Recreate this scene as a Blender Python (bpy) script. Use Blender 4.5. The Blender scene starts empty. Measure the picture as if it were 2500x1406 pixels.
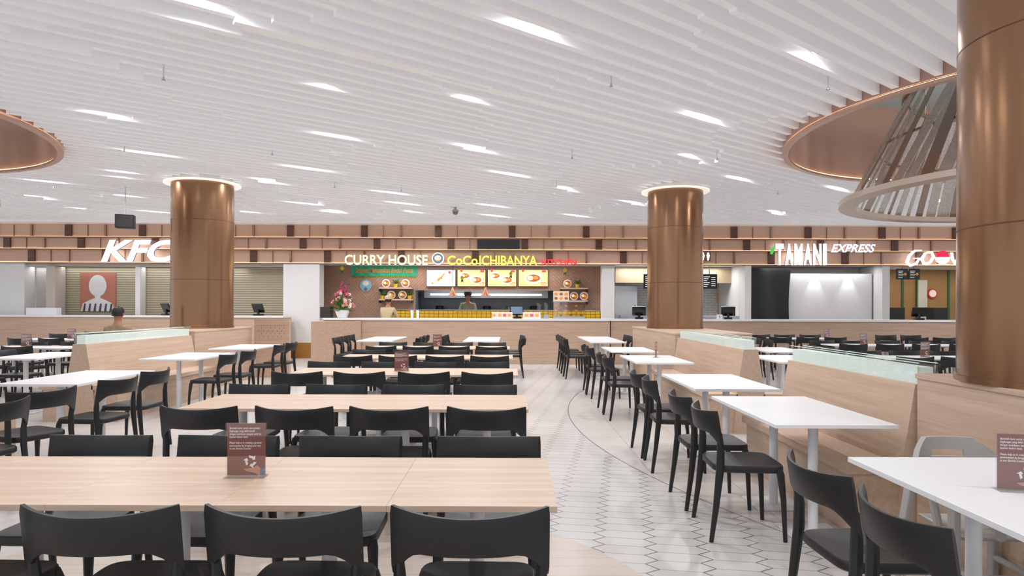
import bpy, math, random
from mathutils import Vector, Matrix
R = random.Random(7)
S = bpy.context.scene
COL = S.collection
EYE = 1.42
CEIL = 3.70
FAC = 18.2
ROLL = 0.0035
SLABZ = 4.0

# ------------------------------------------------------------ materials
def lin(c):
    o = []
    for v in c:
        v = v / 255.0
        o.append(v / 12.92 if v <= 0.04045 else ((v + 0.055) / 1.055) ** 2.4)
    return o

class N:
    def __init__(s, name):
        s.m = bpy.data.materials.new(name); s.m.use_nodes = True
        s.t = s.m.node_tree; s.n = s.t.nodes; s.l = s.t.links
        s.b = s.n["Principled BSDF"]; s.out = s.n["Material Output"]
    def math(s, op, a, b=None, c=None):
        nd = s.n.new("ShaderNodeMath"); nd.operation = op
        for i, x in enumerate((a, b, c)):
            if x is None: continue
            if isinstance(x, (int, float)): nd.inputs[i].default_value = x
            else: s.l.new(x, nd.inputs[i])
        return nd.outputs[0]
    def mix(s, f, a, b):
        nd = s.n.new("ShaderNodeMix"); nd.data_type = 'RGBA'
        for i, x in ((0, f), (6, a), (7, b)):
            if isinstance(x, (int, float)): nd.inputs[i].default_value = x
            elif isinstance(x, (tuple, list)): nd.inputs[i].default_value = (x[0], x[1], x[2], 1)
            else: s.l.new(x, nd.inputs[i])
        return nd.outputs[2]
    def coord(s, scale=(1, 1, 1)):
        tc = s.n.new("ShaderNodeTexCoord"); mp = s.n.new("ShaderNodeMapping")
        mp.inputs['Scale'].default_value = scale
        s.l.new(tc.outputs['Object'], mp.inputs['Vector']); return mp.outputs[0]
    def noise(s, vec, scale, detail=3):
        nd = s.n.new("ShaderNodeTexNoise"); nd.inputs['Scale'].default_value = scale
        nd.inputs['Detail'].default_value = detail
        s.l.new(vec, nd.inputs['Vector']); return nd.outputs['Fac']
    def bump(s, h, st):
        nd = s.n.new("ShaderNodeBump"); nd.inputs['Strength'].default_value = st
        nd.inputs['Distance'].default_value = 0.02
        s.l.new(h, nd.inputs['Height']); s.l.new(nd.outputs[0], s.b.inputs['Normal'])

MC = {}
def mat(name, rgb, rough=.5, metal=0., emit=None, es=0., var=.05, scale=6., bump=0., spec=.5):
    if name in MC: return MC[name]
    k = N(name); c = lin(rgb)
    f = k.noise(k.coord(), scale)
    col = k.mix(f, [x * (1 - var) for x in c], [min(1, x * (1 + var)) for x in c])
    k.l.new(col, k.b.inputs['Base Color'])
    k.b.inputs['Roughness'].default_value = rough
    k.b.inputs['Metallic'].default_value = metal
    k.b.inputs['Specular IOR Level'].default_value = spec
    if emit:
        e = lin(emit); k.b.inputs['Emission Color'].default_value = (e[0], e[1], e[2], 1)
        k.b.inputs['Emission Strength'].default_value = es
    if bump: k.bump(f, bump)
    MC[name] = k.m
    return k.m

def wood(name, rgb, axis, rough=.45, contrast=.13):
    k = N(name); c = lin(rgb)
    sc = [22, 22, 22]; sc[axis] = .9
    v = k.coord(tuple(sc))
    f1 = k.noise(v, 1.2, 4)
    sc2 = [90, 90, 90]; sc2[axis] = 2.5
    f2 = k.noise(k.coord(tuple(sc2)), 1.6, 3)
    f = k.math('ADD', k.math('MULTIPLY', f1, .6), k.math('MULTIPLY', f2, .4))
    f = k.math('MULTIPLY', k.math('SUBTRACT', f, .32), 2.8); 
    col = k.mix(f, [x * (1 - contrast * (1 + i * .35)) for i, x in enumerate(c)], [min(1, x * (1 + contrast * .7)) for x in c])
    k.l.new(col, k.b.inputs['Base Color']); k.b.inputs['Roughness'].default_value = rough
    MC[name] = k.m; return k.m

def glassy(name, tint, mixf=.12, rough=.02):
    k = N(name)
    tr = k.n.new("ShaderNodeBsdfTransparent"); c = lin(tint); tr.inputs[0].default_value = (c[0], c[1], c[2], 1)
    gl = k.n.new("ShaderNodeBsdfGlossy"); gl.inputs['Roughness'].default_value = rough
    mx = k.n.new("ShaderNodeMixShader"); mx.inputs[0].default_value = mixf
    k.l.new(tr.outputs[0], mx.inputs[1]); k.l.new(gl.outputs[0], mx.inputs[2]); k.l.new(mx.outputs[0], k.out.inputs[0])
    MC[name] = k.m; return k.m

WOODX = wood("oak_laminate_table", (208, 186, 167), 0, .36, .17)
WOODY = wood("oak_laminate_bench", (200, 175, 155), 1, .45, .16)
WOODB = wood("oak_laminate_counter", (196, 169, 149), 0, .5, .16)
WHITE = mat("white_laminate", (236, 237, 240), .33, var=.01)
WPAINT = mat("white_paint", (234, 234, 234), .6, var=.015)
BAFF = mat("baffle_white_glow", (247, 247, 249), .6, var=.012, emit=(246, 246, 250), es=.10)  # faint emission added to brighten the ceiling; the baffles are no lamps
SLAB = mat("slab_white", (220, 219, 222), .8, var=.02)
BLACKP = mat("black_plastic", (27, 27, 29), .42, var=.08, scale=30, bump=.03)
BLACK = mat("black_gloss", (14, 14, 16), .2)
DARK = mat("dark_grey", (45, 45, 48), .5)
MIDG = mat("mid_grey", (120, 120, 124), .5)
PED = mat("white_metal", (228, 229, 232), .35, var=.01)
COPPER = mat("satin_copper", (150, 114, 86), .22, .78, var=.02, scale=1.5)
SEAM = mat("copper_seam", (96, 70, 54), .5, .5)
PINK = mat("copper_pink_glow", (204, 170, 150), .42, .08, var=.04, scale=.7, emit=(224, 180, 150), es=.08)  # slight emission stands in for a light wash over the fascia
PINKR = mat("copper_recess", (204, 168, 152), .36, .2, var=.03, scale=.4)
ROSE = mat("rose_ledge", (150, 114, 98), .35, .3)
MARBLE = mat("brown_marble", (104, 72, 60), .25, .2, var=.6, scale=14)
MIRR = mat("bronze_mirror", (170, 142, 130), .15, .8)
LED = mat("warm_led", (255, 210, 160), .5, emit=(255, 214, 165), es=3)
LEDW = mat("white_led", (255, 250, 240), .5, emit=(255, 244, 228), es=9)
LENS = mat("downlight_lens", (255, 255, 255), .5, emit=(255, 250, 246), es=30)
STEEL = mat("stainless_steel", (190, 192, 196), .3, .8)
GREYP = mat("grey_plastic", (172, 169, 166), .45)
SIGNW = mat("sign_white", (255, 255, 255), .5, emit=(250, 252, 255), es=2.2)
SIGNCY = mat("sign_return", (150, 160, 190), .5, emit=(130, 150, 210), es=.2)
SIGNYW = mat("sign_cream", (255, 252, 215), .5, emit=(255, 250, 190), es=.75)
SIGNY = mat("sign_yellow", (225, 232, 90), .5, emit=(226, 234, 100), es=.75)
GREEND = mat("sign_green_edge", (60, 100, 30), .5, emit=(110, 140, 20), es=.2)
RED = mat("sign_red", (225, 60, 65), .5, emit=(240, 50, 60), es=1.0)
REDP = mat("red_paint", (200, 30, 35), .5)
YEL = mat("yellow_tile", (222, 178, 40), .4, emit=(232, 180, 30), es=.06, var=.2, scale=12)
SHUT = mat("shutter_beige", (176, 168, 144), .5, .05)
BROWNS = mat("brown_print", (134, 84, 78), .4, var=.03)
PRINTW = mat("print_white", (244, 238, 236), .5)
ACRY = glassy("clear_acrylic", (254, 254, 254), .06)
GLASS = glassy("clear_glass", (252, 254, 253), .08)
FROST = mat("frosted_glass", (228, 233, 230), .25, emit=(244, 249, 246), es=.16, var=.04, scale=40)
GEDGE = glassy("screen_glass", (252, 255, 254), .07)
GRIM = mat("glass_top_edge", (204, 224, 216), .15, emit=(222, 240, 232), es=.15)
GOLD = mat("brass_kick", (180, 132, 70), .35, .7)
GREEN = mat("leaf_green", (60, 120, 40), .6, var=.3)
SKIN = mat("skin", (176, 124, 96), .6)
HAIR = mat("black_hair", (24, 20, 20), .6, bump=.3, scale=60)
BEIGE = mat("beige_uniform", (206, 188, 150), .8)
PANTS = mat("dark_trousers", (38, 38, 44), .8)
BATIK = mat("patterned_shirt", (158, 134, 112), .8, var=.75, scale=26)

# ------------------------------------------------------------ mesh builder
class M:
    def __init__(s): s.v = []; s.f = []; s.k = []
    def add(s, v, f, k=0):
        o = len(s.v); s.v += [tuple(p) for p in v]
        s.f += [tuple(i + o for i in q) for q in f]; s.k += [k] * len(f); return s
    def box(s, x0, x1, y0, y1, z0, z1, k=0):
        v = [(x0, y0, z0), (x1, y0, z0), (x1, y1, z0), (x0, y1, z0), (x0, y0, z1), (x1, y0, z1), (x1, y1, z1), (x0, y1, z1)]
        return s.add(v, [(0, 3, 2, 1), (4, 5, 6, 7), (0, 1, 5, 4), (1, 2, 6, 5), (2, 3, 7, 6), (3, 0, 4, 7)], k)
    def lathe(s, prof, cx=0, cy=0, n=32, k=0, cap=True, cz=0):
        v = []; f = []
        for r, z in prof:
            for i in range(n):
                a = 2 * math.pi * i / n; v.append((cx + r * math.cos(a), cy + r * math.sin(a), z + cz))
        for j in range(len(prof) - 1):
            for i in range(n):
                i2 = (i + 1) % n
                f.append((j * n + i, j * n + i2, (j + 1) * n + i2, (j + 1) * n + i))
        if cap:
            f.append(tuple(range(n))[::-1]); f.append(tuple((len(prof) - 1) * n + i for i in range(n)))
        return s.add(v, f, k)
    def disc(s, cx, y, cz, r, k=0, n=24, t=.006, rz=None):
        rz = rz or r
        poly = [(cx + r * math.cos(2 * math.pi * i / n), cz + rz * math.sin(2 * math.pi * i / n)) for i in range(n)]
        return s.slab(poly, y - t, y, k)
    def slab(s, poly, y0, y1, k=0):   # polygon in XZ extruded along Y
        n = len(poly)
        v = [(p[0], y0, p[1]) for p in poly] + [(p[0], y1, p[1]) for p in poly]
        f = [tuple(range(n)), tuple(range(2 * n - 1, n - 1, -1))]
        f += [(i, i + n, (i + 1) % n + n, (i + 1) % n) for i in range(n)]
        return s.add(v, f, k)
    def prismy(s, poly, y0, y1, k=0): return s.slab(poly, y0, y1, k)
    def loft(s, rings, k=0, cap=True, closed=True):
        n = len(rings[0]); v = [p for r in rings for p in r]; f = []
        for j in range(len(rings) - 1):
            for i in range(n if closed else n - 1):
                i2 = (i + 1) % n
                f.append((j * n + i, j * n + i2, (j + 1) * n + i2, (j + 1) * n + i))
        if cap: f.append(tuple(range(n))[::-1]); f.append(tuple((len(rings) - 1) * n + i for i in range(n)))
        return s.add(v, f, k)
    def tube(s, pts, rad, n=10, k=0):
        rings = []
        for j, p in enumerate(pts):
            a = Vector(pts[max(0, j - 1)]); b = Vector(pts[min(len(pts) - 1, j + 1)])
            d = (b - a).normalized(); u = d.cross(Vector((0, 0, 1)))
            if u.length < .05: u = d.cross(Vector((0, 1, 0)))
            u.normalize(); w = d.cross(u)
            r = rad[j] if isinstance(rad, (list, tuple)) else rad
            rings.append([tuple(Vector(p) + u * r * math.cos(2 * math.pi * i / n) + w * r * math.sin(2 * math.pi * i / n)) for i in range(n)])
        return s.loft(rings, k)
    def ball(s, c, r, k=0, n=10):
        if not isinstance(r, (tuple, list)): r = (r, r, r)
        v = []; f = []
        m = n // 2 + 1
        for j in range(m + 1):
            th = math.pi * (j + .001) / (m + .002)
            for i in range(n):
                a = 2 * math.pi * i / n
                v.append((c[0] + r[0] * math.sin(th) * math.cos(a), c[1] + r[1] * math.sin(th) * math.sin(a), c[2] + r[2] * math.cos(th)))
        for j in range(m):
            for i in range(n):
                i2 = (i + 1) % n; f.append((j * n + i, (j + 1) * n + i, (j + 1) * n + i2, j * n + i2))
        return s.add(v, f, k)
    def obj(s, name, mats, parent=None, smooth=False, loc=None, bevel=0, rotz=0):
        me = bpy.data.meshes.new(name); me.from_pydata(s.v, [], s.f)
        if not isinstance(mats, (list, tuple)): mats = [mats]
        for m in mats: me.materials.append(m)
        me.polygons.foreach_set("material_index", s.k)
        import bmesh
        bm = bmesh.new(); bm.from_mesh(me); bmesh.ops.recalc_face_normals(bm, faces=bm.faces); bm.to_mesh(me); bm.free()
        if smooth:
            me.polygons.foreach_set("use_smooth", [True] * len(me.polygons))
            try: me.set_sharp_from_angle(angle=math.radians(38))
            except Exception: pass
        me.update()
        o = bpy.data.objects.new(name, me); COL.objects.link(o)
        if parent: o.parent = parent
        if loc: o.location = loc
        if rotz: o.rotation_euler[2] = rotz
        if bevel:
            b = o.modifiers.new("bevel", 'BEVEL'); b.width = bevel; b.segments = 2; b.limit_method = 'ANGLE'
        return o

def tag(o, label, cat, group=None, kind=None):
    o["label"] = label; o["category"] = cat
    if group: o["group"] = group
    if kind: o["kind"] = kind
    return o
def empty(name, loc, label, cat, group=None, rotz=0):
    e = bpy.data.objects.new(name, None); e.empty_display_size = .1
    e.location = loc; e.rotation_euler[2] = rotz; COL.objects.link(e)
    return tag(e, label, cat, group)
def dup(root, loc, rotz=0, label=None, group=None):
    def cp(o, par):
        c = o.copy(); COL.objects.link(c)
        if par: c.parent = par
        for ch in list(kids.get(o.name, [])): cp(ch, c)
        return c
    kids = {}
    def walk(o):
        kids[o.name] = list(o.children)
        for c in o.children: walk(c)
    walk(root)
    r = cp(root, None); r.location = loc; r.rotation_euler[2] = rotz
    if label: r["label"] = label
    if group: r["group"] = group
    return r
def struct(o): o["kind"] = "structure"; return o

def text(body, x0, x1, z0, z1, y, m, name="lettering", parent=None, ext=.02, shear=0, bold=0, loc=None, align='LEFT', spacing=1.0, line=1.0, edge=None):
    cu = bpy.data.curves.new(name, 'FONT'); cu.body = body; cu.size = 1; cu.extrude = .01; cu.shear = shear; cu.offset = bold
    cu.align_x = align; cu.space_character = spacing; cu.space_line = line; cu.resolution_u = 3
    t = bpy.data.objects.new("tmp", cu); COL.objects.link(t); bpy.context.view_layer.update()
    me = bpy.data.meshes.new_from_object(t.evaluated_get(bpy.context.evaluated_depsgraph_get()))
    bpy.data.objects.remove(t); bpy.data.curves.remove(cu)
    xs = [v.co.x for v in me.vertices]; ys = [v.co.y for v in me.vertices]
    ax, bx, ay, by = min(xs), max(xs), min(ys), max(ys)
    for v in me.vertices:
        X = x0 + (v.co.x - ax) / (bx - ax) * (x1 - x0); Z = z0 + (v.co.y - ay) / (by - ay) * (z1 - z0)
        Y = y - (ext if v.co.z > 0 else 0)
        v.co = (X, Y, Z)
    me.materials.clear(); me.materials.append(m); me.update()
    if edge:
        me.materials.append(edge)
        for p in me.polygons:
            if abs(p.normal.y) < .5: p.material_index = 1
    me.name = name
    o = bpy.data.objects.new(name, me); COL.objects.link(o)
    if parent: o.parent = parent
    if loc: o.location = loc
    return o

# positions on a frontal plane at depth D (metres), from surveyed photo marks
def fx(x, D=FAC): return (x - 1250) / 1600 * D
def fz(x, y, D=FAC): return EYE + (750 + ROLL * (x - 1250) - y) / 1600 * D

# ------------------------------------------------------------ floor
def floor_mat():
    k = N("floor_tiles")
    geo = k.n.new("ShaderNodeNewGeometry"); sp = k.n.new("ShaderNodeSeparateXYZ")
    k.l.new(geo.outputs['Position'], sp.inputs[0]); X, Y = sp.outputs[0], sp.outputs[1]
    Lx, a, h = .38, .23, .13
    W = Lx + a
    rx = k.math('ADD', k.math('MULTIPLY', X, .985), k.math('MULTIPLY', Y, -.17))
    ry = k.math('ADD', k.math('MULTIPLY', X, .17), k.math('MULTIPLY', Y, .985))
    ax = k.math('PINGPONG', rx, W / 2); ay = k.math('PINGPONG', ry, h / 2)
    bx = k.math('SUBTRACT', W / 2, ax); by = k.math('SUBTRACT', h / 2, ay)
    kk = (Lx - a) / h
    def met(px, py):
        return k.math('MAXIMUM', k.math('MULTIPLY', py, 2 / h), k.math('MULTIPLY', k.math('ADD', px, k.math('MULTIPLY', py, kk)), 2 / Lx))
    m = k.math('MINIMUM', met(ax, ay), met(bx, by))
    gr = k.math('GREATER_THAN', m, .963)
    nz = k.noise(k.coord(), 3.0, 3)
    tile = k.mix(nz, lin((190, 187, 185)), lin((206, 203, 200)))
    hexc = k.mix(gr, tile, lin((116, 111, 109)))
    dx = k.math('SUBTRACT', X, 10.05); dy = k.math('SUBTRACT', Y, 8.3)
    rr = k.math('SQRT', k.math('ADD', k.math('MULTIPLY', dx, dx), k.math('MULTIPLY', dy, dy)))
    RA = 9.3
    inp = k.math('LESS_THAN', rr, RA)
    lx = k.math('LESS_THAN', k.math('PINGPONG', X, .3), .003); ly = k.math('LESS_THAN', k.math('PINGPONG', Y, .6), .003)
    ll = k.math('MAXIMUM', lx, ly)
    plain = k.mix(ll, k.mix(nz, lin((196, 190, 185)), lin((210, 204, 199))), lin((156, 149, 144)))
    c = k.mix(inp, hexc, plain)
    edge = k.math('LESS_THAN', k.math('ABSOLUTE', k.math('SUBTRACT', rr, RA)), .006)
    c = k.mix(edge, c, lin((118, 112, 108)))
    inl = k.math('LESS_THAN', X, -2.75)
    c = k.mix(inl, c, plain)
    ex = k.math('SUBTRACT', X, -1.14); ey = k.math('SUBTRACT', Y, 2.69)
    r2 = k.math('SQRT', k.math('ADD', k.math('MULTIPLY', ex, ex), k.math('MULTIPLY', ey, ey)))
    inw = k.math('LESS_THAN', r2, 2.0)
    wn = k.noise(k.coord((2, 30, 1)), 1.5, 3)
    wl = k.math('LESS_THAN', k.math('PINGPONG', Y, .06), .0015)
    wd = k.mix(wl, k.mix(wn, lin((190, 176, 164)), lin((206, 193, 182))), lin((158, 142, 130)))
    c = k.mix(inw, c, wd)
    k.l.new(c, k.b.inputs['Base Color']); k.b.inputs['Roughness'].default_value = .3
    k.b.inputs['Specular IOR Level'].default_value = .45
    return k.m
struct(M().box(-20, 20, -4, 24, -.1, 0).obj("floor", floor_mat()))

# ------------------------------------------------------------ ceiling
RC = (7.14, 8.32, 3.43); LC = (-9.5, 7.8, 3.43)
COLS = [(3.01, 3.5, .53), (3.18, 12.8, .53), (-5.76, 12.2, .54)]
m = M()
w = .2
def holes(xx):
    out = []
    for cx, cy, r in (LC, RC):
        d = abs(xx - cx)
        hh = math.sqrt(max(0, r * r - d * d)); out.append((cy - hh, cy + hh))
    return out
xs = [-18 + i * w for i in range(181)]
for i in range(180):
    xa, xb = xs[i], xs[i + 1]
    ha, hb = holes(xa), holes(xb)
    idx = 0 if xa < 0 else 1
    (a0, a1), (b0, b1) = ha[idx], hb[idx]
    for (p0, p1, q0, q1) in ((-3, a0, -3, b0), (a1, 18.3, b1, 18.3)):
        m.add([(xa, p0, SLABZ), (xb, q0, SLABZ), (xb, q1, SLABZ), (xa, p1, SLABZ)], [(0, 1, 2, 3)], 1)
DA = math.radians(52.5)
d = (math.sin(DA), math.cos(DA)); nn = (-d[1], d[0])
SP = .215; BW = .07
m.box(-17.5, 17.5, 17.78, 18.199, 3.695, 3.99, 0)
def clip(t):
    ox, oy = nn[0] * t, nn[1] * t
    s0, s1 = -60, 60
    for o, dd, lo, hi in ((ox, d[0], -17.5, 17.5), (oy, d[1], -2.8, 17.775)):
        a, b = (lo - o) / dd, (hi - o) / dd
        s0 = max(s0, min(a, b)); s1 = min(s1, max(a, b))
    if s1 <= s0: return []
    iv = [(s0, s1)]
    for cx, cy, r in (RC, LC) + tuple((a, b, c - .03) for a, b, c in COLS):
        rr = r + .02
        tc = cx * nn[0] + cy * nn[1]; sc = cx * d[0] + cy * d[1]
        q = abs(t - tc)
        if q < rr:
            h = math.sqrt(rr * rr - q * q); new = []
            for a, b in iv:
                if b <= sc - h or a >= sc + h: new.append((a, b))
                else:
                    if a < sc - h: new.append((a, sc - h))
                    if b > sc + h: new.append((sc + h, b))
            iv = new
    return iv
LEV = [0, .055, .015, .075, .03, .0, .06]
def pp(x, n):
    x = x % (2 * n); return x if x < n else 2 * n - x
for i in range(-100, 135):
    t = i * SP
    for a, b in clip(t):
        cuts = []
        for k in range(-9, 10):
            sb = k * 3.4 + .24 * pp(i + 5 * k, 8) + (.35 if (i // 3 + k) % 2 else 0)
            cuts.append((sb, k))
        cuts.sort()
        edges = [a] + [c for c, _ in cuts if a < c < b] + [b]
        for e0, e1 in zip(edges[:-1], edges[1:]):
            if e1 - e0 < .05: continue
            mid = (e0 + e1) / 2
            kk = max([k for c, k in cuts if c <= mid], default=0)
            zb = CEIL + LEV[(kk * 3 + (i // 9)) % 7]
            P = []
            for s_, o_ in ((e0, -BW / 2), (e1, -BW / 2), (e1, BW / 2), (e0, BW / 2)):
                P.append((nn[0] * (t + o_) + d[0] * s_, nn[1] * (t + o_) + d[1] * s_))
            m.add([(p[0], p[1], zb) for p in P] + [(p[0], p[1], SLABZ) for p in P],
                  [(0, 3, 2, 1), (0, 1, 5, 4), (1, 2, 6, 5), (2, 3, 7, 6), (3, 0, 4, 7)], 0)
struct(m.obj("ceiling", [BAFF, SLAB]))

# recesses (copper lined round coffers)
LID = mat("recess_lid_glow", (168, 186, 192), .6, var=.05, emit=(180, 200, 206), es=.05)  # weak emission brightens the lid where little light reaches
for n_, (cx, cy, r) in enumerate((RC, LC)):
    mm = M().lathe([(r - .02, 3.72), (r - .02, 5.0), (r + .0, 5.0), (r + .0, 3.72), (r - .02, 3.72)], cx, cy, 96, 0, cap=False)
    mm.lathe([(r - .075, 3.665), (r - .075, 3.70), (r + .005, 3.70), (r + .005, 3.665), (r - .075, 3.665)], cx, cy, 96, 0, cap=False)
    mm.lathe([(r - .06, 3.705), (r - .06, 3.715), (r - .03, 3.715), (r - .03, 3.705)], cx, cy, 96, 1, cap=False)
    mm.lathe([(r, 5.0), (r, 5.03)], cx, cy, 96, 2)
    struct(mm.obj("trim_%d" % (n_ + 1), [PINKR, LED, LID], smooth=True))

# ------------------------------------------------------------ chandeliers
HAM = mat("hammered_metal", (206, 200, 194), .2, .75, var=.3, scale=30, bump=.5)
BRONZ = mat("bronze_strip", (172, 154, 142), .16, .85)
CREAM = mat("cream_ring", (196, 180, 166), .3, .3)
def chandelier(c):
    e = empty("ring_chandelier", (c[0], c[1], 2.86), "large conical lantern of mirror-bronze strips on slim ring", "chandelier", "conical lanterns")
    ro, ri = 2.69, 2.46
    M().lathe([(ro, 0), (ro, .07), (ri, .07), (ri, 0), (ro, 0)], n=96, cap=False).obj("ring", CREAM, e, True)
    M().lathe([(1.9, 1.45), (1.9, 1.50), (1.8, 1.50), (1.8, 1.45), (1.9, 1.45)], n=72, cap=False).obj("top_ring", BRONZ, e, True)
    M().lathe([(2.20, .75), (2.20, .78), (2.17, .78), (2.17, .75), (2.20, .75)], n=72, cap=False).obj("middle_ring", BRONZ, e, True)
    rr = random.Random(3)
    for i in range(76):
        a = 2 * math.pi * i / 76; sk = rr.choice((.0, .04, .07, .10)); wd = rr.choice((.03, .06, .08, .10))
        a2 = a + sk
        q = []
        for r_, z_, aa, ww in ((2.55, .07, a, wd), (1.84, 1.47, a2, wd * .8)):
            for sg in (-1, 1):
                for tt in (0, .012):
                    q.append(((r_ + tt) * math.cos(aa) - sg * ww * math.sin(aa) / 1, (r_ + tt) * math.sin(aa) + sg * ww * math.cos(aa), z_))
        M().add(q, [(0, 1, 3, 2), (4, 6, 7, 5), (0, 4, 5, 1), (2, 3, 7, 6), (0, 2, 6, 4), (1, 5, 7, 3)]).obj("strip", BRONZ if i % 3 == 0 else HAM, e)
    for i in range(6):
        a = math.pi * i / 3
        M().tube([(1.82 * math.cos(a), 1.82 * math.sin(a), 1.5), (1.82 * math.cos(a), 1.82 * math.sin(a), 2.14)], .01, 6).obj("hanging_rod", BRONZ, e)
    return e
ch = chandelier(RC)
dup(ch, (LC[0], LC[1], 2.86))

# ------------------------------------------------------------ columns
HALO = mat("halo_disc", (246, 242, 238), .5, emit=(255, 246, 232), es=.6)
def column(cx, cy, r, z0, seams, top=True):
    e = empty("round_column", (cx, cy, z0), "tall satin copper clad round column standing on an oak block", "column", "copper clad columns")
    M().lathe([(r, 0), (r, 3.68 - z0)], n=64).obj("cladding", COPPER, e, True)
    M().lathe([(r - .02, 3.685 - z0), (r - .02, 3.99 - z0)], n=64).obj("neck", WPAINT, e, True)
    for sz in seams:
        M().lathe([(r + .001, sz - z0 - .004), (r + .001, sz - z0 + .004)], n=64, cap=False).obj("seam_band", SEAM, e, True)
    M().lathe([(r + .012, 0), (r + .012, .03)], n=64).obj("base_collar", COPPER, e, True)
    M().lathe([(r + .002, 3.675 - z0), (r + .12, 3.668 - z0), (r + .12, 3.695 - z0), (r + .002, 3.70 - z0)], n=64, cap=False).obj("halo_ring", HALO, e, True)
    return e
column(*COLS[0], 1.02, (1.86, 2.86)); column(*COLS[1], 1.02, (1.9, 2.96)); column(*COLS[2], 1.02, (1.9, 2.98))

# ------------------------------------------------------------ banquettes + blocks
def banquette(xc, y0, y1, sides=(-1, 1)):
    e = empty("bench_banquette", (xc, y0, 0), "double-sided oak bench with frosted glass screen on top of its back", "bench", "oak banquettes")
    L = y1 - y0
    M().prismy([(-.19, 0), (.19, 0), (.16, .45), (.08, .95), (-.08, .95), (-.16, .45)], 0, L).obj("backrest", WOODY, e)
    for s_ in sides:
        a, b = sorted((s_ * .14, s_ * .50))
        M().box(a, b, 0, L, .39, .45).obj("seat", WOODY, e, bevel=.006)
        a, b = sorted((s_ * .17, s_ * .46))
        M().box(a, b, .02, L - .02, 0, .39).obj("base", WOODY, e)
    g = M().box(-.05, .05, .03, L - .03, .95, 1.055, 0)
    for s_ in (-1, 1):
        a, b = sorted((s_ * .055, s_ * .062))
        g.box(a, b, .0, L, .95, 1.08, 1); g.box(a, b, 0, L, 1.08, 1.085, 2)
    g.box(-.062, .062, -.001, .004, .95, 1.085, 1)
    g.obj("glass_screen", [FROST, GEDGE, GRIM], e)
banquette(2.58, 4.06, 5.93); banquette(2.70, 7.4, 10.35); banquette(-5.28, 8.0, 10.65); banquette(-5.36, 3.6, 6.5)
def block(x0, x1, y0, y1, h=1.02):
    e = empty("column_plinth", ((x0 + x1) / 2, (y0 + y1) / 2, 0), "oak laminate plinth block around the foot of a column", "plinth", "oak plinth blocks")
    a, b = (x1 - x0) / 2, (y1 - y0) / 2
    M().box(-a, a, -b, b, 0, h - .03).obj("body", WOODY, e)
    M().box(-a - .01, a + .01, -b - .01, b + .01, h - .03, h).obj("top", WOODY, e, bevel=.004)
block(2.5, 3.8, 2.3, 4.04); block(2.58, 3.8, 10.37, 14.0); block(-6.33, -5.16, 10.67, 13.0)
# perforated panel
m = M().box(-5.15, -4.45, 13.1, 13.2, 0, 1.17, 0)
for i in range(12):
    for j in range(5):
        if (i + j) % 2 == 0 or j == 4:
            m.lathe([(.008, 0), (.008, .002)], 0, 0, 6, 1)
            for q in range(len(m.v) - 12, len(m.v)):
                vx, vy, vz = m.v[q]; m.v[q] = (-5.05 + i * .045 + vx, 13.099 - vz, .82 + j * .055 + vy)
tag(m.obj("perforated_screen", [WOODB, SEAM]), "low oak screen panel drilled with rows of small holes", "panel")

# ------------------------------------------------------------ tables
def make_table(sx, sy, top, label, group):
    e = empty("cafe_table", (0, 0, 0), label, "table", group)
    M().box(-sx / 2, sx / 2, -sy / 2, sy / 2, .718, .74).obj("tabletop", top, e, bevel=.0015)
    M().lathe([(.03, .012), (.03, .70)], n=20).obj("pedestal", PED, e, True)
    M().box(-.17, .17, -.17, .17, 0, .012).obj("base_plate", PED, e, bevel=.003)
    M().box(-.14, .14, -.14, .14, .70, .718).obj("bracket", PED, e)
    return e
used = {}
def table(kind, x, y, rz=0):
    if kind not in used:
        if kind == 'wood': e = make_table(.5845, .72, WOODX, "square oak-topped cafe table with white pedestal", "oak tables pushed into long rows")
        else: e = make_table(.72, .62, WHITE, "white square cafe table on a white pedestal", "white cafe tables")
        used[kind] = e; e.location = (x, y, 0); e.rotation_euler[2] = rz; return e
    return dup(used[kind], (x, y, 0), rz)

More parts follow.
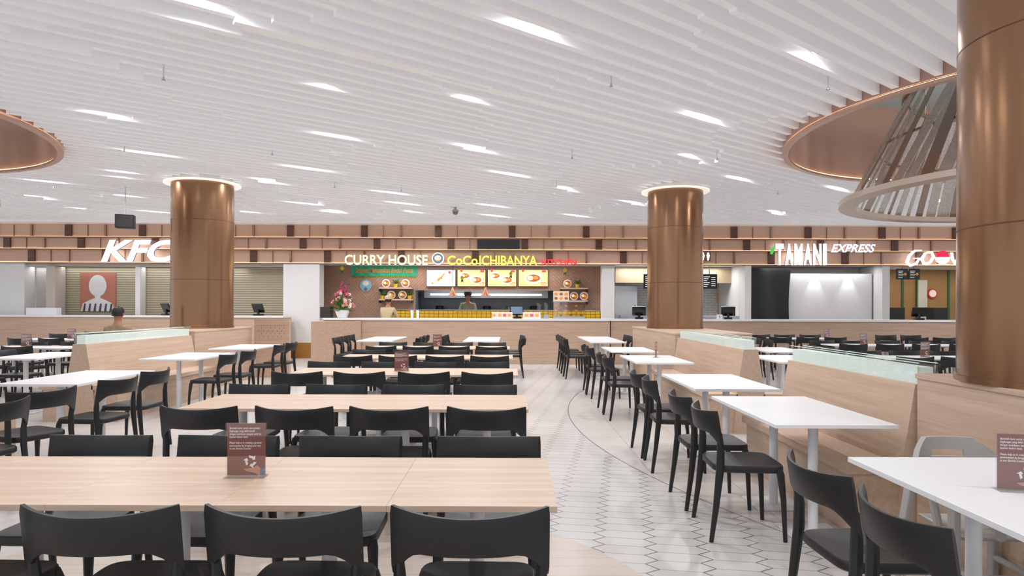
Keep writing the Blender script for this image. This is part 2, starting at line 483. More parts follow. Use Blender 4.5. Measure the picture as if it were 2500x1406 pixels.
# ------------------------------------------------------------ chair
def chair_meshes():
    bk = M(); n = 20
    rows = [0, .12, .5, .88, 1]
    def pt(u, v, side):
        au = abs(u)
        x_ = .245 * u; yc = -.262 + .085 * au ** 2.2
        zt = .778 + .018 * au ** 2
        q = max(0, (au - .62) / .38); zb = .655 - .085 * q ** 1.6
        z_ = zb + (zt - zb) * v
        th = .011 if 0 < v < 1 else .006
        tilt = -.03 * (z_ - .6) / .2
        nx = -.085 * 2.2 * au ** 1.2 * (1 if u > 0 else -1) / .245; ln = math.hypot(nx, 1)
        return (x_ + side * th * nx / ln, yc + tilt + side * th / ln, z_)
    rings = []
    for i in range(n + 1):
        u = -1 + 2 * i / n
        rings.append([pt(u, v, -1) for v in rows] + [pt(u, v, 1) for v in reversed(rows)])
    bk.loft(rings)
    def bar(st):
        mm = M(); rings = []
        for x_, y_, z_, a, b in st:
            c = .3
            rings.append([(x_ + px * a, y_ + py * b, z_) for px, py in ((-1, -c), (-1, c), (-c, 1), (c, 1), (1, c), (1, -c), (c, -1), (-c, -1))])
        return mm.loft(rings)
    legs = []
    for s_ in (-1, 1):
        legs.append(bar([(s_ * .236, -.235, 0, .013, .013), (s_ * .232, -.205, .22, .016, .018), (s_ * .226, -.18, .45, .019, .024), (s_ * .226, -.178, .56, .019, .022), (s_ * .230, -.185, .66, .013, .014)]))
    for s_ in (-1, 1):
        legs.append(bar([(s_ * .212, .215, 0, .012, .012), (s_ * .206, .205, .25, .016, .016), (s_ * .198, .19, .405, .022, .022), (s_ * .192, .18, .44, .02, .02)]))
    st = M()
    def ring(sc, z_, sag=0):
        out = []
        for i in range(40):
            a = 2 * math.pi * i / 40; c, s2 = math.cos(a), math.sin(a)
            px = math.copysign(abs(c) ** .32, c); py = math.copysign(abs(s2) ** .32, s2)
            hw = .215 - .01 * (1 - py)
            zz = z_ - sag * (1 - abs(px) ** 2) * (1 if py < .5 else .5)
            out.append((px * hw * sc, .01 + py * .215 * sc, zz))
        return out
    st.loft([ring(.96, .412), ring(1, .42), ring(1, .446), ring(.975, .455), ring(.85, .452), ring(.5, .443), ring(.1, .44)])
    return bk, legs, st
bk, legs, st = chair_meshes()
def first_chair(name, simple):
    if simple:
        mm = M()
        for q in [bk, st] + legs: mm.add(q.v, q.f)
        o = mm.obj(name, BLACKP, smooth=True)
        return tag(o, "black moulded plastic dining chair with curved open backrest", "chair", "black dining chairs")
    e = empty(name, (0, 0, 0), "black moulded plastic dining chair with curved open backrest", "chair", "black dining chairs")
    bk.obj("backrest", BLACKP, e, True); st.obj("seat", BLACKP, e, True)
    for l in legs: l.obj("leg", BLACKP, e, True)
    return e
ch0 = {}
def chair(x, y, deg, simple=False, jit=2.5):
    rz = math.radians(deg + R.uniform(-jit, jit))
    if simple not in ch0:
        ch0[simple] = c = first_chair("dining_chair", simple); c.location = (x, y, 0); c.rotation_euler[2] = rz; return c
    return dup(ch0[simple], (x, y, 0), rz)

# centre rows
rows = [
 (2.60, [-.135, -.72, -1.305, -1.89, -2.475], 2.27, [-.127, -.712, -1.295, -1.9], 2.96, [-.11, -.78, -1.376, -1.984]),
 (4.72, [-.18, -.765, -1.35, -1.935], 4.33, [-.15, -.77, -1.36, -1.96], 5.08, [-.21, -.78, -1.42, -2.04]),
 (6.92, [-.23, -.815, -1.40, -1.985], 6.56, [-.24, -.86, -1.48, -2.08], 7.32, [-.27, -.88, -1.47, -2.10]),
 (9.02, [-.28, -.865, -1.45, -2.035], 8.68, [-.28, -.86, -1.47, -2.06], 9.44, [-.3, -.9, -1.5, -2.1]),
 (11.1, [-.33, -.915, -1.50, -2.085], 10.75, [-.33, -.92, -1.5, -2.1], 11.5, [-.35, -.95, -1.52, -2.12])]
for i, (ty, txs, ny, nxs, fy, fxs) in enumerate(rows):
    for q in txs: table('wood', q, ty)
    for q in nxs: chair(q, ny, 0, i > 2)
    for q in fxs: chair(q, fy, 180, i > 2)
# white tables beyond, running in depth
for xx in (-2.75, -.62):
    for yy in (13.4, 14.02, 14.64):
        table('white', xx, yy); 
        chair(xx + .62, yy, 90, True); chair(xx - .62, yy, -90, True)
# right side run
for y0 in (1.76, 3.82, 5.50, 8.12, 10.1, 12.9, 14.14):
    for k_ in (0, 1):
        table('white', 1.9, y0 + .31 + k_ * .622)
for yy in (2.1, 2.68, 4.2, 4.82, 5.85, 6.42, 8.45, 9.05, 10.42, 11.02): chair(1.46, yy, -90, yy > 8, 4)
for yy in (13.2, 13.82, 14.44, 15.05): chair(1.3, yy, -90, True); chair(2.42, yy, 90, True) if yy > 14.2 else None
# left run
for (xx, yy) in ((-4.6, 4.3), (-4.6, 4.92), (-4.12, 5.98), (-4.12, 6.6), (-4.42, 8.7), (-4.42, 9.32), (-4.5, 10.8), (-4.5, 11.42)):
    table('white', xx, yy)
for (xx, yy, a) in ((-3.62, 4.38, 78), (-3.72, 5.02, 66), (-3.66, 5.78, 86), (-3.74, 6.5, 88), (-3.98, 8.72, 88), (-3.98, 9.38, 88), (-4.08, 10.9, 90), (-4.08, 11.5, 90)):
    chair(xx, yy, a, yy > 10)
# right-hand zone behind banquettes
for xx, yy in ((4.35, 10.5), (4.35, 11.12), (3.75, 8.6), (3.75, 9.22), (5.5, 9.2), (6.22, 9.2), (6.94, 9.2), (6.3, 12.3), (7.02, 12.3), (7.74, 12.3), (8.46, 12.3), (6.3, 15.0), (7.02, 15.0), (4.4, 13.2), (4.4, 13.82)):
    table('white', xx, yy)
for xx in (5.3, 5.9, 6.5, 7.1): chair(xx, 8.82, 0, True); chair(xx, 9.62, 180, True)
for xx in (6.1, 6.75, 7.4, 8.05, 8.7): chair(xx, 11.9, 0, True); chair(xx, 12.7, 180, True)
for xx in (5.9, 6.5, 7.1, 8.9, 9.5): chair(xx, 14.6, 0, True); chair(xx, 15.4, 180, True)
for xx, yy in ((4.9, 10.5), (4.9, 11.1), (4.95, 13.2), (4.95, 13.8)): chair(xx, yy, 90, True)
chair(4.3, 8.6, 90, True)
# left-hand zone
for xx, yy in ((-6.45, 8.7), (-6.45, 9.32), (-8.2, 10.8), (-7.48, 10.8), (-9.6, 13.4), (-8.88, 13.4), (-8.16, 13.4), (-10.2, 15.4), (-9.5, 15.4)):
    table('white', xx, yy)
for xx, yy, a in ((-7.0, 8.6, -90), (-7.0, 9.3, -90), (-8.3, 10.4, 0), (-7.7, 10.4, 0), (-8.3, 11.2, 180), (-7.6, 11.2, 180), (-9.6, 13.0, 0), (-9.0, 13.0, 0), (-8.3, 13.0, 0), (-9.6, 13.8, 180), (-9.0, 13.8, 180), (-8.3, 13.8, 180), (-10.2, 15.0, 0), (-9.6, 15.0, 0), (-10.2, 15.8, 180), (-11.2, 14.2, 0), (-11.8, 14.2, 0), (-7.6, 12.4, 0)):
    chair(xx, yy, a, True)

# ------------------------------------------------------------ table sign stands
def sign_stand(x, y, rz=0, first=[None]):
    if first[0]: return dup(first[0], (x, y, .74), rz)
    e = empty("table_sign", (x, y, .74), "brown recycling notice in a clear acrylic table holder", "sign", "acrylic table notices", rz)
    M().box(-.08, .08, -.035, .035, 0, .005).box(-.08, .08, -.008, -.006, .005, .215).box(-.08, .08, .003, .005, .005, .215).obj("acrylic_holder", ACRY, e)
    M().box(-.075, .075, -.0015, .0015, .006, .212).obj("printed_card", BROWNS, e)
    text("Bantulah kami untuk menciptakan\nlingkungan yang lebih bersih\ndengan membawa nampan anda ke\nlayanan kantor kami.\n\nPlease help us in creating a greener\nenvironment by bringing your tray\nto our Service Counter", -.066, .062, .108, .198, -.0018, PRINTW, parent=e, ext=.0003, shear=.15, bold=.012)
    mm = M()
    for k_ in range(3):
        a0 = math.radians(90 + k_ * 120)
        cx, cz = .018, .062
        A = [(cx + rr * math.cos(a0 + t_), cz + rr * math.sin(a0 + t_)) for rr, t_ in ((.014, .35), (.025, .3), (.023, -.65), (.031, -.65), (.019, -1.25), (.008, -.8), (.014, -.68))]
        mm.slab(A, -.0034, -.0030)
    mm.obj("recycling_symbol", PRINTW, e)
    M().slab([(-.01, .03), (.02, .034), (.045, .045), (.06, .03), (.075, .035), (.075, .006), (.05, .006), (.03, .016), (.0, .022)], -.0022, -.0018).obj("hand_graphic", mat("print_tan", (205, 150, 120), .5), e)
    M().slab([(.055, .03), (.075, .035), (.075, .006), (.055, .006)], -.0028, -.0024).obj("cuff_graphic", mat("print_blue", (110, 130, 170), .5), e)
    first[0] = e; return e
sign_stand(-1.06, 2.62, .03)
for a in ((-1.16, 6.9, 0), (-1.26, 11.1, 0), (1.90, 2.45, -.2), (1.98, 9.0, 1.2), (-9.0, 13.4, .3), (6.6, 12.3, .2), (7.2, 15.0, .2), (5.8, 9.2, .2), (-8.0, 10.8, .2)): sign_stand(*a)

# ------------------------------------------------------------ high chair
def highchair():
    e = empty("high_chair", (2.215, 3.13, 0), "grey plastic stackable high chair with red maker's label", "high chair", rotz=math.radians(-3))
    n = 24
    def bp(u, z_, off):
        a = u * 1.1
        return ((.21 + off) * math.sin(a) * 1.05, .03 + (.20 + off) * math.cos(a), z_)
    mm = M()
    zs = [.585, .62, .665, .70, .735, .765]
    for j in range(len(zs) - 1):
        for i in range(n):
            u0, u1 = -1 + 2 * i / n, -1 + 2 * (i + 1) / n
            if j == 2 and -.34 < (u0 + u1) / 2 < .34: continue
            def top(u, z_): return z_ - (.09 * max(0, abs(u) - .5) / .5 * (z_ - .58) / .17)
            q = [bp(u, top(u, z_), o_) for o_ in (0, .024) for z_ in (zs[j], zs[j + 1]) for u in (u0, u1)]
            mm.add(q, [(0, 1, 3, 2), (4, 6, 7, 5), (0, 4, 5, 1), (2, 3, 7, 6), (0, 2, 6, 4), (1, 5, 7, 3)])
    mm.obj("backrest", GREYP, e, True)
    pts = []
    for i in range(29):
        a = math.pi * 2 * i / 28
        pts.append((.225 * math.copysign(abs(math.sin(a)) ** .6, math.sin(a)), .0 - .22 * math.copysign(abs(math.cos(a)) ** .6, math.cos(a)), .60))
    M().tube(pts, .02, 10).obj("arm_rim", GREYP, e, True)
    M().loft([[(-.15, -.15, .36), (.15, -.15, .36), (.15, .17, .36), (-.15, .17, .36)], [(-.17, -.17, .385), (.17, -.17, .385), (.17, .19, .385), (-.17, .19, .385)]]).obj("seat", GREYP, e, bevel=.01)
    for sx in (-1, 1):
        M().tube([(sx * .17, 0, .38), (sx * .215, 0, .6)], .02, 8).obj("side_post", GREYP, e, True)
        for sy in (-1, 1):
            tx, ty, bx_, by_ = sx * .20, sy * .17, sx * .245, sy * .25
            M().loft([[(bx_ + a * .018, by_ + b * .024, 0) for a, b in ((-1, -1), (1, -1), (1, 1), (-1, 1))],
                      [(tx + a * .014, ty + b * .032, .60) for a, b in ((-1, -1), (1, -1), (1, 1), (-1, 1))]]).obj("leg", GREYP, e, bevel=.008)
        M().tube([(sx * .232, -.22, .16), (sx * .232, .22, .16)], .016, 8).obj("stretcher", GREYP, e, True)
    M().tube([(0, -.22, .6), (0, -.17, .38)], .022, 8).obj("crotch_post", GREYP, e, True)
    M().box(-.19, .19, -.23, -.15, .19, .212).obj("footrest", GREYP, e, bevel=.008)
    M().box(-.005, .085, .216, .2185, .628, .65).obj("label", REDP, e)
    text("Rubbermaid", .0, .08, .633, .645, .2155, PRINTW, parent=e, ext=.0008, bold=.02)
highchair()

# ------------------------------------------------------------ facade
XA, XB = -17, 17
zr = [2.61, 2.99, 3.32, 3.69]
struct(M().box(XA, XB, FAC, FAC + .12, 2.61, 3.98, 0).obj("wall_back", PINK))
TG = mat("warm_grey_trim", (200, 190, 182), .5)
def pier(x0, x1, y0, y1, mt, z0=0, z1=2.61): struct(M().box(x0, x1, y0, y1, z0, z1).obj("wall_pier", mt))
pier(XA, fx(66), FAC - .1, FAC + .3, WPAINT)
pier(fx(695), fx(783), FAC - .12, FAC + .3, WPAINT); pier(fx(1470), fx(1500), FAC, FAC + .3, WPAINT); pier(fx(1815), fx(1830), FAC - .12, FAC + .3, WPAINT)
pier(fx(2148), fx(2166), FAC - .12, FAC + .3, WPAINT); pier(fx(120), fx(142), FAC - .12, FAC + .3, TG, 0, 2.51); pier(fx(329), fx(341), FAC + .02, FAC + .3, WPAINT, 0, 2.51)
struct(M().box(fx(67), fx(694), FAC - .02, FAC + .3, 2.52, 2.605).obj("trim_8", TG))
for i, zz in enumerate(zr[:3]):
    mm = M().box(XA, XB, FAC - .14, FAC - .001, zz - .018, zz + .010, 0).box(XA, XB, FAC - .02, FAC - .001, zz + .0125, zz + .026, 1)
    struct(mm.obj("trim_%d" % (i + 3), [ROSE, LED]))
mm = M()
for row in range(3):
    z0, z1 = zr[row] + .012, zr[row + 1] - .022
    off = (1.03, .35, 0)[row]
    for i in range(-8, 9):
        xx = i * 2.05 + off
        mm.box(xx - .09, xx + .09, FAC - .06, FAC - .002, z0 + .014, z1, 0)
        mm.box(xx + 1.0, xx + 1.05, FAC - .06, FAC - .002, z0 + .014, z1, 1)
        mm.box(xx + .52, xx + .53, FAC - .03, FAC - .002, z0 + .014, z1, 2)
struct(mm.obj("trim_6", [MARBLE, MIRR, ROSE]))
struct(M().box(fx(1165), fx(1268), FAC - .12, FAC - .002, 3.03, 3.28).obj("trim_7", DARK))
# shop interior shell
struct(M().box(XA, XB, FAC + .12, 22.5, 2.62, 2.7, 0).obj("ceiling_shops", WPAINT))
struct(M().box(XA, XB, 22.4, 22.5, 0, 2.61, 0).obj("wall_rear", WPAINT))
for px_ in (704, 1484, 1822, 2157): struct(M().box(fx(px_) - .08, fx(px_) + .08, FAC + .31, 22.39, 0, 2.61, 0).obj("wall_divider", WPAINT))

# counters
def counter(x0, x1, y0, y1, h, face, label):
    e = empty("service_counter", ((x0 + x1) / 2, y0, 0), label, "counter", "food court service counters")
    a = (x1 - x0) / 2
    M().box(-a, a, .03, y1 - y0, .0, h - .05).obj("body", face, e)
    M().box(-a - .01, a + .01, 0, y1 - y0, h - .05, h).obj("worktop", WHITE, e, bevel=.004)
counter(-15.5, -6.05, 17.3, 17.95, 1.17, WOODB, "oak-fronted service counter with white top before closed shutters")
counter(-4.7, 2.44, 16.3, 16.95, 1.135, WOODB, "oak-fronted service counter with white top before a curry kitchen")
counter(2.47, 14.5, 16.35, 16.95, 1.135, WOODB, "long oak-fronted service counter with white worktop")
m = M().add([(-4.72, 15.4, 0), (-3.75, 16.28, 0), (-4.72, 16.28, 0), (-4.72, 15.4, 1.07), (-3.75, 16.28, 1.07), (-4.72, 16.28, 1.07)], [(0, 2, 1), (3, 4, 5), (0, 1, 4, 3), (1, 2, 5, 4), (2, 0, 3, 5)])
tag(m.obj("counter_wing", WOODB), "angled oak wing panel at the end of a service counter", "panel")
tag(M().box(fx(693), fx(785), FAC - .14, FAC - .121, 0, .42).obj("brass_kickplate", GOLD), "brushed brass kick plate on a white pier", "panel")

# shutters
def shutter(x0, x1, z0, z1, y):
    mm = M(); n = int((z1 - z0) / .065)
    for i in range(n):
        a = z0 + (z1 - z0) * i / n; b = z0 + (z1 - z0) * (i + 1) / n
        mm.add([(x0, y, a), (x1, y, a), (x1, y - .014, (a + b) / 2), (x0, y - .014, (a + b) / 2), (x1, y, b), (x0, y, b)], [(0, 1, 2, 3), (3, 2, 4, 5)])
    o = mm.obj("roller_shutter", SHUT)
    return tag(o, "closed beige slatted roller shutter behind the counter", "shutter", "roller shutters")
shutter(fx(139), fx(334), 0.0, 2.60, FAC + .34); shutter(fx(335), fx(693), 0.0, 2.60, FAC + .34)
tag(M().box(fx(68), fx(138), FAC + .32, FAC + .36, 0, 2.60).obj("service_hatch", mat("panel_grey", (206, 200, 194), .5)), "plain light grey service hatch beside a shutter", "hatch")
# poster (plain stand-in silhouette)
X0, X1 = fx(178), fx(266); Z0, Z1 = fz(220, 760), fz(220, 664)
e = empty("portrait_poster", ((X0 + X1) / 2, FAC + .295, Z0), "red and white poster with a plain bust silhouette", "poster")
wq, hq = (X1 - X0), (Z1 - Z0)
M().box(-wq / 2, wq / 2, 0, .03, 0, hq).obj("board", mat("poster_red", (184, 116, 98), .5), e)
def pl(pts): return [((a - .5) * wq, b * hq) for a, b in pts]
def ell(cx, cy, rx, ry, n=20): return pl([(cx + rx * math.cos(2 * math.pi * i / n), cy + ry * math.sin(2 * math.pi * i / n)) for i in range(n)])
PWH = mat("poster_white", (226, 226, 226), .5); PDK = mat("poster_dark", (74, 76, 90), .5)
g = M()
g.slab(pl([(.02, 0), (.08, .2), (.3, .3), (.42, .34), (.42, .45), (.58, .45), (.58, .34), (.7, .3), (.92, .2), (.98, 0)]), -.004, 0, 0)
for i in range(6): g.slab(pl([(.08 + i * .15, 0), (.12 + i * .15, .2), (.17 + i * .15, .2), (.15 + i * .15, 0)]), -.006, -.004, 1)
g.slab(ell(.5, .66, .25, .28), -.008, 0, 0)
g.obj("silhouette_print", [PWH, PDK], e)

SY = FAC - .2
def sign(name, label, items):
    e = empty(name, (0, SY, 0), label, "sign")
    for (body, x0, x1, y0, y1, mt, ed, sh, bo) in items:
        text(body, fx(x0, SY), fx(x1, SY), fz((x0 + x1) / 2, y1, SY), fz((x0 + x1) / 2, y0, SY), .05, mt, parent=e, ext=.05, shear=sh, bold=bo, edge=ed)
    return e
sign("shop_sign", "large lit white italic letters on the copper fascia", [("KFC", 246, 432, 585, 640, SIGNW, SIGNCY, .3, .03)])
sg = sign("shop_sign", "lit cream and yellow curry house letters on fascia", [("CURRY HOUSE", 841, 1044, 622, 647, SIGNYW, GREEND, 0, .02), ("CoCo", 1092, 1166, 624, 647, SIGNY, GREEND, 0, .02), ("ICHIBANYA", 1170, 1311, 624, 648, SIGNY, GREEND, 0, .015), ("KITCHEN", 1323, 1408, 633, 647, RED, REDP, 0, .025)])
lx, lz = fx(1069, SY), fz(1069, 631, SY)
g = M().disc(lx, .03, lz, .165, 0, 32, .05).disc(lx, -.022, lz, .14, 1, 32, .01)
g.disc(lx, -.033, lz + .01, .09, 0, 20, .006, .07); g.disc(lx - .03, -.04, lz + .03, .02, 2, 10); g.disc(lx + .035, -.04, lz + .02, .02, 2, 10); g.slab([(lx - .07, lz - .04), (lx + .07, lz - .04), (lx + .04, lz - .08), (lx - .04, lz - .08)], -.042, -.035, 2)
g.obj("round_emblem", [SIGNYW, mat("emblem_blue", (90, 110, 150), .5, emit=(110, 130, 170), es=.4), mat("emblem_orange", (220, 150, 60), .5, emit=(220, 150, 60), es=.5)], sg)
sg = sign("shop_sign", "lit tall white letters with italic second word on fascia", [(c_, 1893 + i * 23, 1893 + i * 23 + 20, 595, 647, SIGNW, SIGNCY, 0, .05) for i, c_ in enumerate("TAMAN")] + [("I", 2009, 2018, 595, 647, SIGNW, SIGNCY, 0, .0), ("EXPRESS", 2028, 2137, 596, 616, SIGNW, SIGNCY, .35, .02)])
lx, lz = fx(1886, SY), fz(1886, 612, SY)
M().slab([(lx - .06, lz - .08), (lx - .03, lz + .04), (lx + .05, lz + .14), (lx + .04, lz), (lx, lz - .1)], 0, .05).obj("leaf_emblem", mat("sign_leaf", (80, 190, 80), .5, emit=(70, 190, 80), es=.8), sg)
# brush-style wordmark built from tapering strokes
sg = empty("shop_sign", (0, SY, 0), "lit white brush-style letters with red bowl emblem", "sign")
def stroke(pts, wd):
    P = [(fx(a, SY), fz(a, b, SY)) for a, b in pts]; L_, Rr = [], []
    for i, p in enumerate(P):
        a = P[max(0, i - 1)]; b = P[min(len(P) - 1, i + 1)]; dx, dz = b[0] - a[0], b[1] - a[1]; ln = math.hypot(dx, dz)
        ww = wd[i] * .012; L_.append((p[0] - dz / ln * ww, p[1] + dx / ln * ww)); Rr.append((p[0] + dz / ln * ww, p[1] - dx / ln * ww))
    n = len(P)
    mm = M(); v = [(p[0], 0, p[1]) for p in L_ + Rr] + [(p[0], .05, p[1]) for p in L_ + Rr]; f = []
    for i in range(n - 1):
        f += [(i, i + 1, n + i + 1, n + i), (2 * n + i, 3 * n + i, 3 * n + i + 1, 2 * n + i + 1), (i, 2 * n + i, 2 * n + i + 1, i + 1), (n + i, n + i + 1, 3 * n + i + 1, 3 * n + i)]
    f += [(0, n, 3 * n, 2 * n), (n - 1, 3 * n - 1, 4 * n - 1, 2 * n - 1)]
    return mm.add(v, f)
for pts_, wd_ in (([(2250, 611), (2234, 612), (2221, 624), (2215, 640), (2224, 648), (2238, 643), (2246, 630), (2232, 631)], [1, 2, 2.6, 3, 2.6, 2.4, 2, 1]),
                  ([(2276, 614), (2260, 618), (2251, 632), (2257, 644), (2271, 641), (2280, 627), (2276, 616), (2266, 617)], [1, 2, 3, 3, 2.6, 2.6, 2, 1]),
                  ([(2324, 616), (2326, 630), (2332, 643), (2340, 630), (2344, 622), (2348, 640), (2356, 630), (2364, 612)], [1.5, 2.4, 2.6, 2, 2, 2.6, 2.2, 1])):
    stroke(pts_, wd_).obj("letter", SIGNW, sg)
lx, lz = fx(2302, SY), fz(2302, 628, SY)
g = M().slab([(lx - .2, lz), (lx + .2, lz), (lx + .16, lz - .11), (lx + .08, lz - .17), (lx - .08, lz - .17), (lx - .16, lz - .11)], 0, .05, 0)
g.slab([(lx + .17 * math.cos(a * math.pi / 12), lz + .015 + .17 * math.sin(a * math.pi / 12)) for a in range(13)], 0, .05, 1); g.box(lx - .18, lx + .18, 0, .05, lz - .21, lz - .19, 0)
g.obj("bowl_emblem", [mat("bowl_white", (250, 250, 250), .5, emit=(250, 250, 255), es=.9), mat("bowl_pink", (225, 50, 90), .5, emit=(235, 40, 80), es=.6)], sg)
sg = empty("toilet_sign", (fx(1722, SY), SY, fz(1722, 626, SY)), "small lit white restroom pictogram sign on the fascia", "sign")
M().box(-.14, .14, 0, .05, -.13, .13).obj("panel", mat("sign_brown", (120, 84, 70), .5), sg)
g = M()
for sx in (-.07, .07):
    g.disc(sx, 0, .08, .028, 0, 12, .01)
    g.slab([(sx - .045, .045), (sx + .045, .045), (sx + .03, -.03), (sx + .015, -.11), (sx - .015, -.11), (sx - .03, -.03)], -.01, 0)
g.obj("pictogram", SIGNW, sg)

# ---- curry shop interior, back wall plane
BW_ = 19.2
def bx(x): return fx(x, BW_)
def bz(x, y): return fz(x, y, BW_)
KX0, KX1, KZ0, KZ1 = bx(1013), bx(1352), 1.34, bz(1180, 709)
def chevron():
    k = N("chevron_planks")
    geo = k.n.new("ShaderNodeNewGeometry"); sp = k.n.new("ShaderNodeSeparateXYZ"); k.l.new(geo.outputs['Position'], sp.inputs[0])
    xx = k.math('PINGPONG', sp.outputs[0], .6)
    q = k.math('ADD', sp.outputs[2], xx)
    ln = k.math('LESS_THAN', k.math('PINGPONG', q, .05), .004)
    nz = k.noise(k.coord((6, 6, 6)), 2)
    c = k.mix(ln, k.mix(nz, lin((150, 116, 98)), lin((184, 148, 128))), lin((94, 68, 54)))
    k.l.new(c, k.b.inputs['Base Color']); return k.m
CHV = chevron()
for bxs in ((fx(765), KX0, 0, 2.61), (KX1, bx(1478), 0, 2.61), (KX0, KX1, KZ1, 2.61), (KX0, KX1, 0, KZ0 - .05)):
    struct(M().box(bxs[0], bxs[1], BW_, BW_ + .1, bxs[2], bxs[3]).obj("wall_curry", CHV))
KS = mat("kitchen_steel_wall", (140, 146, 152), .35, .3)
struct(M().box(KX0 - .2, KX1 + .2, 21.2, 21.3, 0, 2.6).obj("wall_kitchen", KS)); struct(M().box(KX0 - .2, KX0 - .1, BW_ + .11, 21.19, 0, 2.6).obj("wall_kitchen", KS)); struct(M().box(KX1 + .1, KX1 + .2, BW_ + .11, 21.19, 0, 2.6).obj("wall_kitchen", KS))
e = empty("extractor_hood", (0, 20.5, 1.7), "long stainless steel extractor hood over cooking line", "hood")
M().box(KX0 + .1, KX1 - .1, -.1, .6, .0, .3).obj("canopy", STEEL, e, bevel=.01)
M().box(KX0 + .3, KX1 - .3, -.11, -.1, .08, .14).obj("light_strip", mat("blue_light", (200, 225, 255), .5, emit=(190, 220, 255), es=1.5), e)
e = empty("kitchen_bench", (0, 20.5, 0), "stainless steel cooking bench in an open kitchen", "bench")
M().box(KX0 + .1, KX1 - .1, 0, .6, .0, 1.3).obj("body", STEEL, e)
for i in range(5):
    p_ = tag(M().lathe([(.12, 0), (.13, .14), (.11, .16)], n=18).obj("cooking_pot", STEEL if i % 2 else DARK, smooth=True, loc=(-2.3 + i * .75, 20.8, 1.3)), "round metal cooking pot on the kitchen bench", "pot", "cooking pots")
g = M().box(bx(962), bx(1460), 18.75, 19.12, 0, 1.32, 0)
nn_ = 44
for i in range(nn_):
    a = bx(962) + (bx(1460) - bx(962)) * i / nn_; b = bx(962) + (bx(1460) - bx(962)) * (i + 1) / nn_
    for j in range(3): g.box(a + .006, b - .006, 18.738, 18.75, 1.05 + j * .09, 1.05 + j * .09 + .08, 1)
g.box(bx(962), bx(1460), 18.72, 19.15, 1.32, 1.345, 2)
tag(g.obj("tiled_pass_counter", [mat("grout_brown", (120, 90, 40), .7), YEL, STEEL]), "yellow tiled kitchen pass counter with steel top", "counter")
# menu screens
MENU_Y = mat("screen_yellow", (238, 216, 140), .4, emit=(240, 216, 130), es=.5, var=.25, scale=3)
MENU_W = mat("screen_white", (238, 238, 236), .4, emit=(238, 240, 240), es=.5)
FOODB = mat("curry_brown", (150, 84, 40), .5, emit=(150, 80, 36), es=.4, var=.4, scale=20)
FOODW = mat("plate_white", (250, 250, 248), .4, emit=(250, 250, 246), es=.6)
FOODR = mat("rice_cream", (235, 222, 170), .5, emit=(235, 220, 160), es=.4)
FOODO = mat("fried_orange", (214, 130, 50), .5, emit=(214, 126, 46), es=.4, var=.3, scale=30)
SCR = mat("screen_frame", (20, 20, 22), .3)
for i, (a, b) in enumerate(((1041, 1113), (1116, 1187), (1190, 1261), (1265, 1338))):
    x0, x1 = bx(a), bx(b); z0, z1 = bz((a + b) / 2, 700), bz((a + b) / 2, 658)
    e = empty("menu_screen", ((x0 + x1) / 2, BW_ - .06, z0), ("lit menu screen showing a pale region map" if i == 0 else "lit yellow menu screen picturing %s of curry" % ("one large plate" if i == 3 else "two plates")), "screen", "menu screens above the kitchen")
    W_, H_ = x1 - x0, z1 - z0
    M().box(-W_ / 2, W_ / 2, 0, .06, 0, H_).obj("frame", SCR, e)
    M().box(-W_ / 2 + .015, W_ / 2 - .015, -.004, 0, .015, H_ - .015).obj("display", MENU_W if i == 0 else MENU_Y, e)
    g = M()
    if i == 0:
        g.slab([(-.1, .15), (-.02, .2), (.05, .3), (.12, .38), (.08, .4), (.0, .3), (-.12, .22)], -.008, -.004, 3)
        g.disc(.02, -.008, .25, .02, 4, 10); g.disc(.25, -.005, .42, .04, 4, 12); g.disc(-.25, -.005, .1, .03, 3, 12)
        text("JAPAN", .2, .38, .18, .22, -.005, SCR, parent=e, ext=.002)
    else:
        cs = [(0, .25, .26, .15)] if i == 3 else [(-.2, .32, .17, .1), (.14, .2, .19, .12)]
        for cx, cz, rx, rz_ in cs:
            g.disc(cx, -.004, cz, rx, 0, 28, .004, rz_); g.disc(cx, -.008, cz, rx * .78, 1, 28, .003, rz_ * .72)
            g.disc(cx - rx * .35, -.011, cz, rx * .36, 2, 20, .003, rz_ * .45)
            g.disc(cx + rx * .25, -.011, cz + .01, rx * .34, 3, 12, .003, rz_ * .3)
        g.disc(-.3, -.004, .47, .04, 4, 12); g.slab([(.25, .42), (.37, .42), (.37, .48), (.25, .48)], -.007, -.004, 4)
        for q in range(3): g.box(.22, .38, -.006, -.004, .05 + q * .035, .062 + q * .035, 4)
    g.obj("menu_picture", [FOODW, FOODB, FOODR, FOODO, RED], e)
# banner
x0, x1 = bx(858), bx(1018)
e = empty("festive_banner", ((x0 + x1) / 2, BW_ - .02, bz(940, 673)), "green fabric festive greeting banner with gold lettering", "banner")
Wb = (x1 - x0) / 2; Hb = bz(940, 649) - bz(940, 673)
g = M(); nseg = 30
for i in range(nseg):
    a = -Wb + 2 * Wb * i / nseg; b = -Wb + 2 * Wb * (i + 1) / nseg
    y_a = .012 * math.sin(i * 1.3); y_b = .012 * math.sin((i + 1) * 1.3)
    g.add([(a, y_a, 0), (b, y_b, 0), (b, y_b, Hb), (a, y_a, Hb)], [(0, 1, 2, 3)])
    g.slab([(a, 0), (b, 0), ((a + b) / 2, -.07)], -.003, .003, 1)
g.obj("cloth", [mat("banner_green_glow", (30, 156, 118), .6, emit=(20, 150, 110), es=.12), mat("banner_fringe", (90, 150, 50), .6)], e)  # cloth carries a touch of emission to lighten it
text("Selamat Menunaikan Ibadah Puasa", -Wb + .12, Wb - .12, .08, Hb - .05, -.02, mat("banner_gold", (220, 140, 70), .5), parent=e, ext=.006, shear=.3, bold=.01)
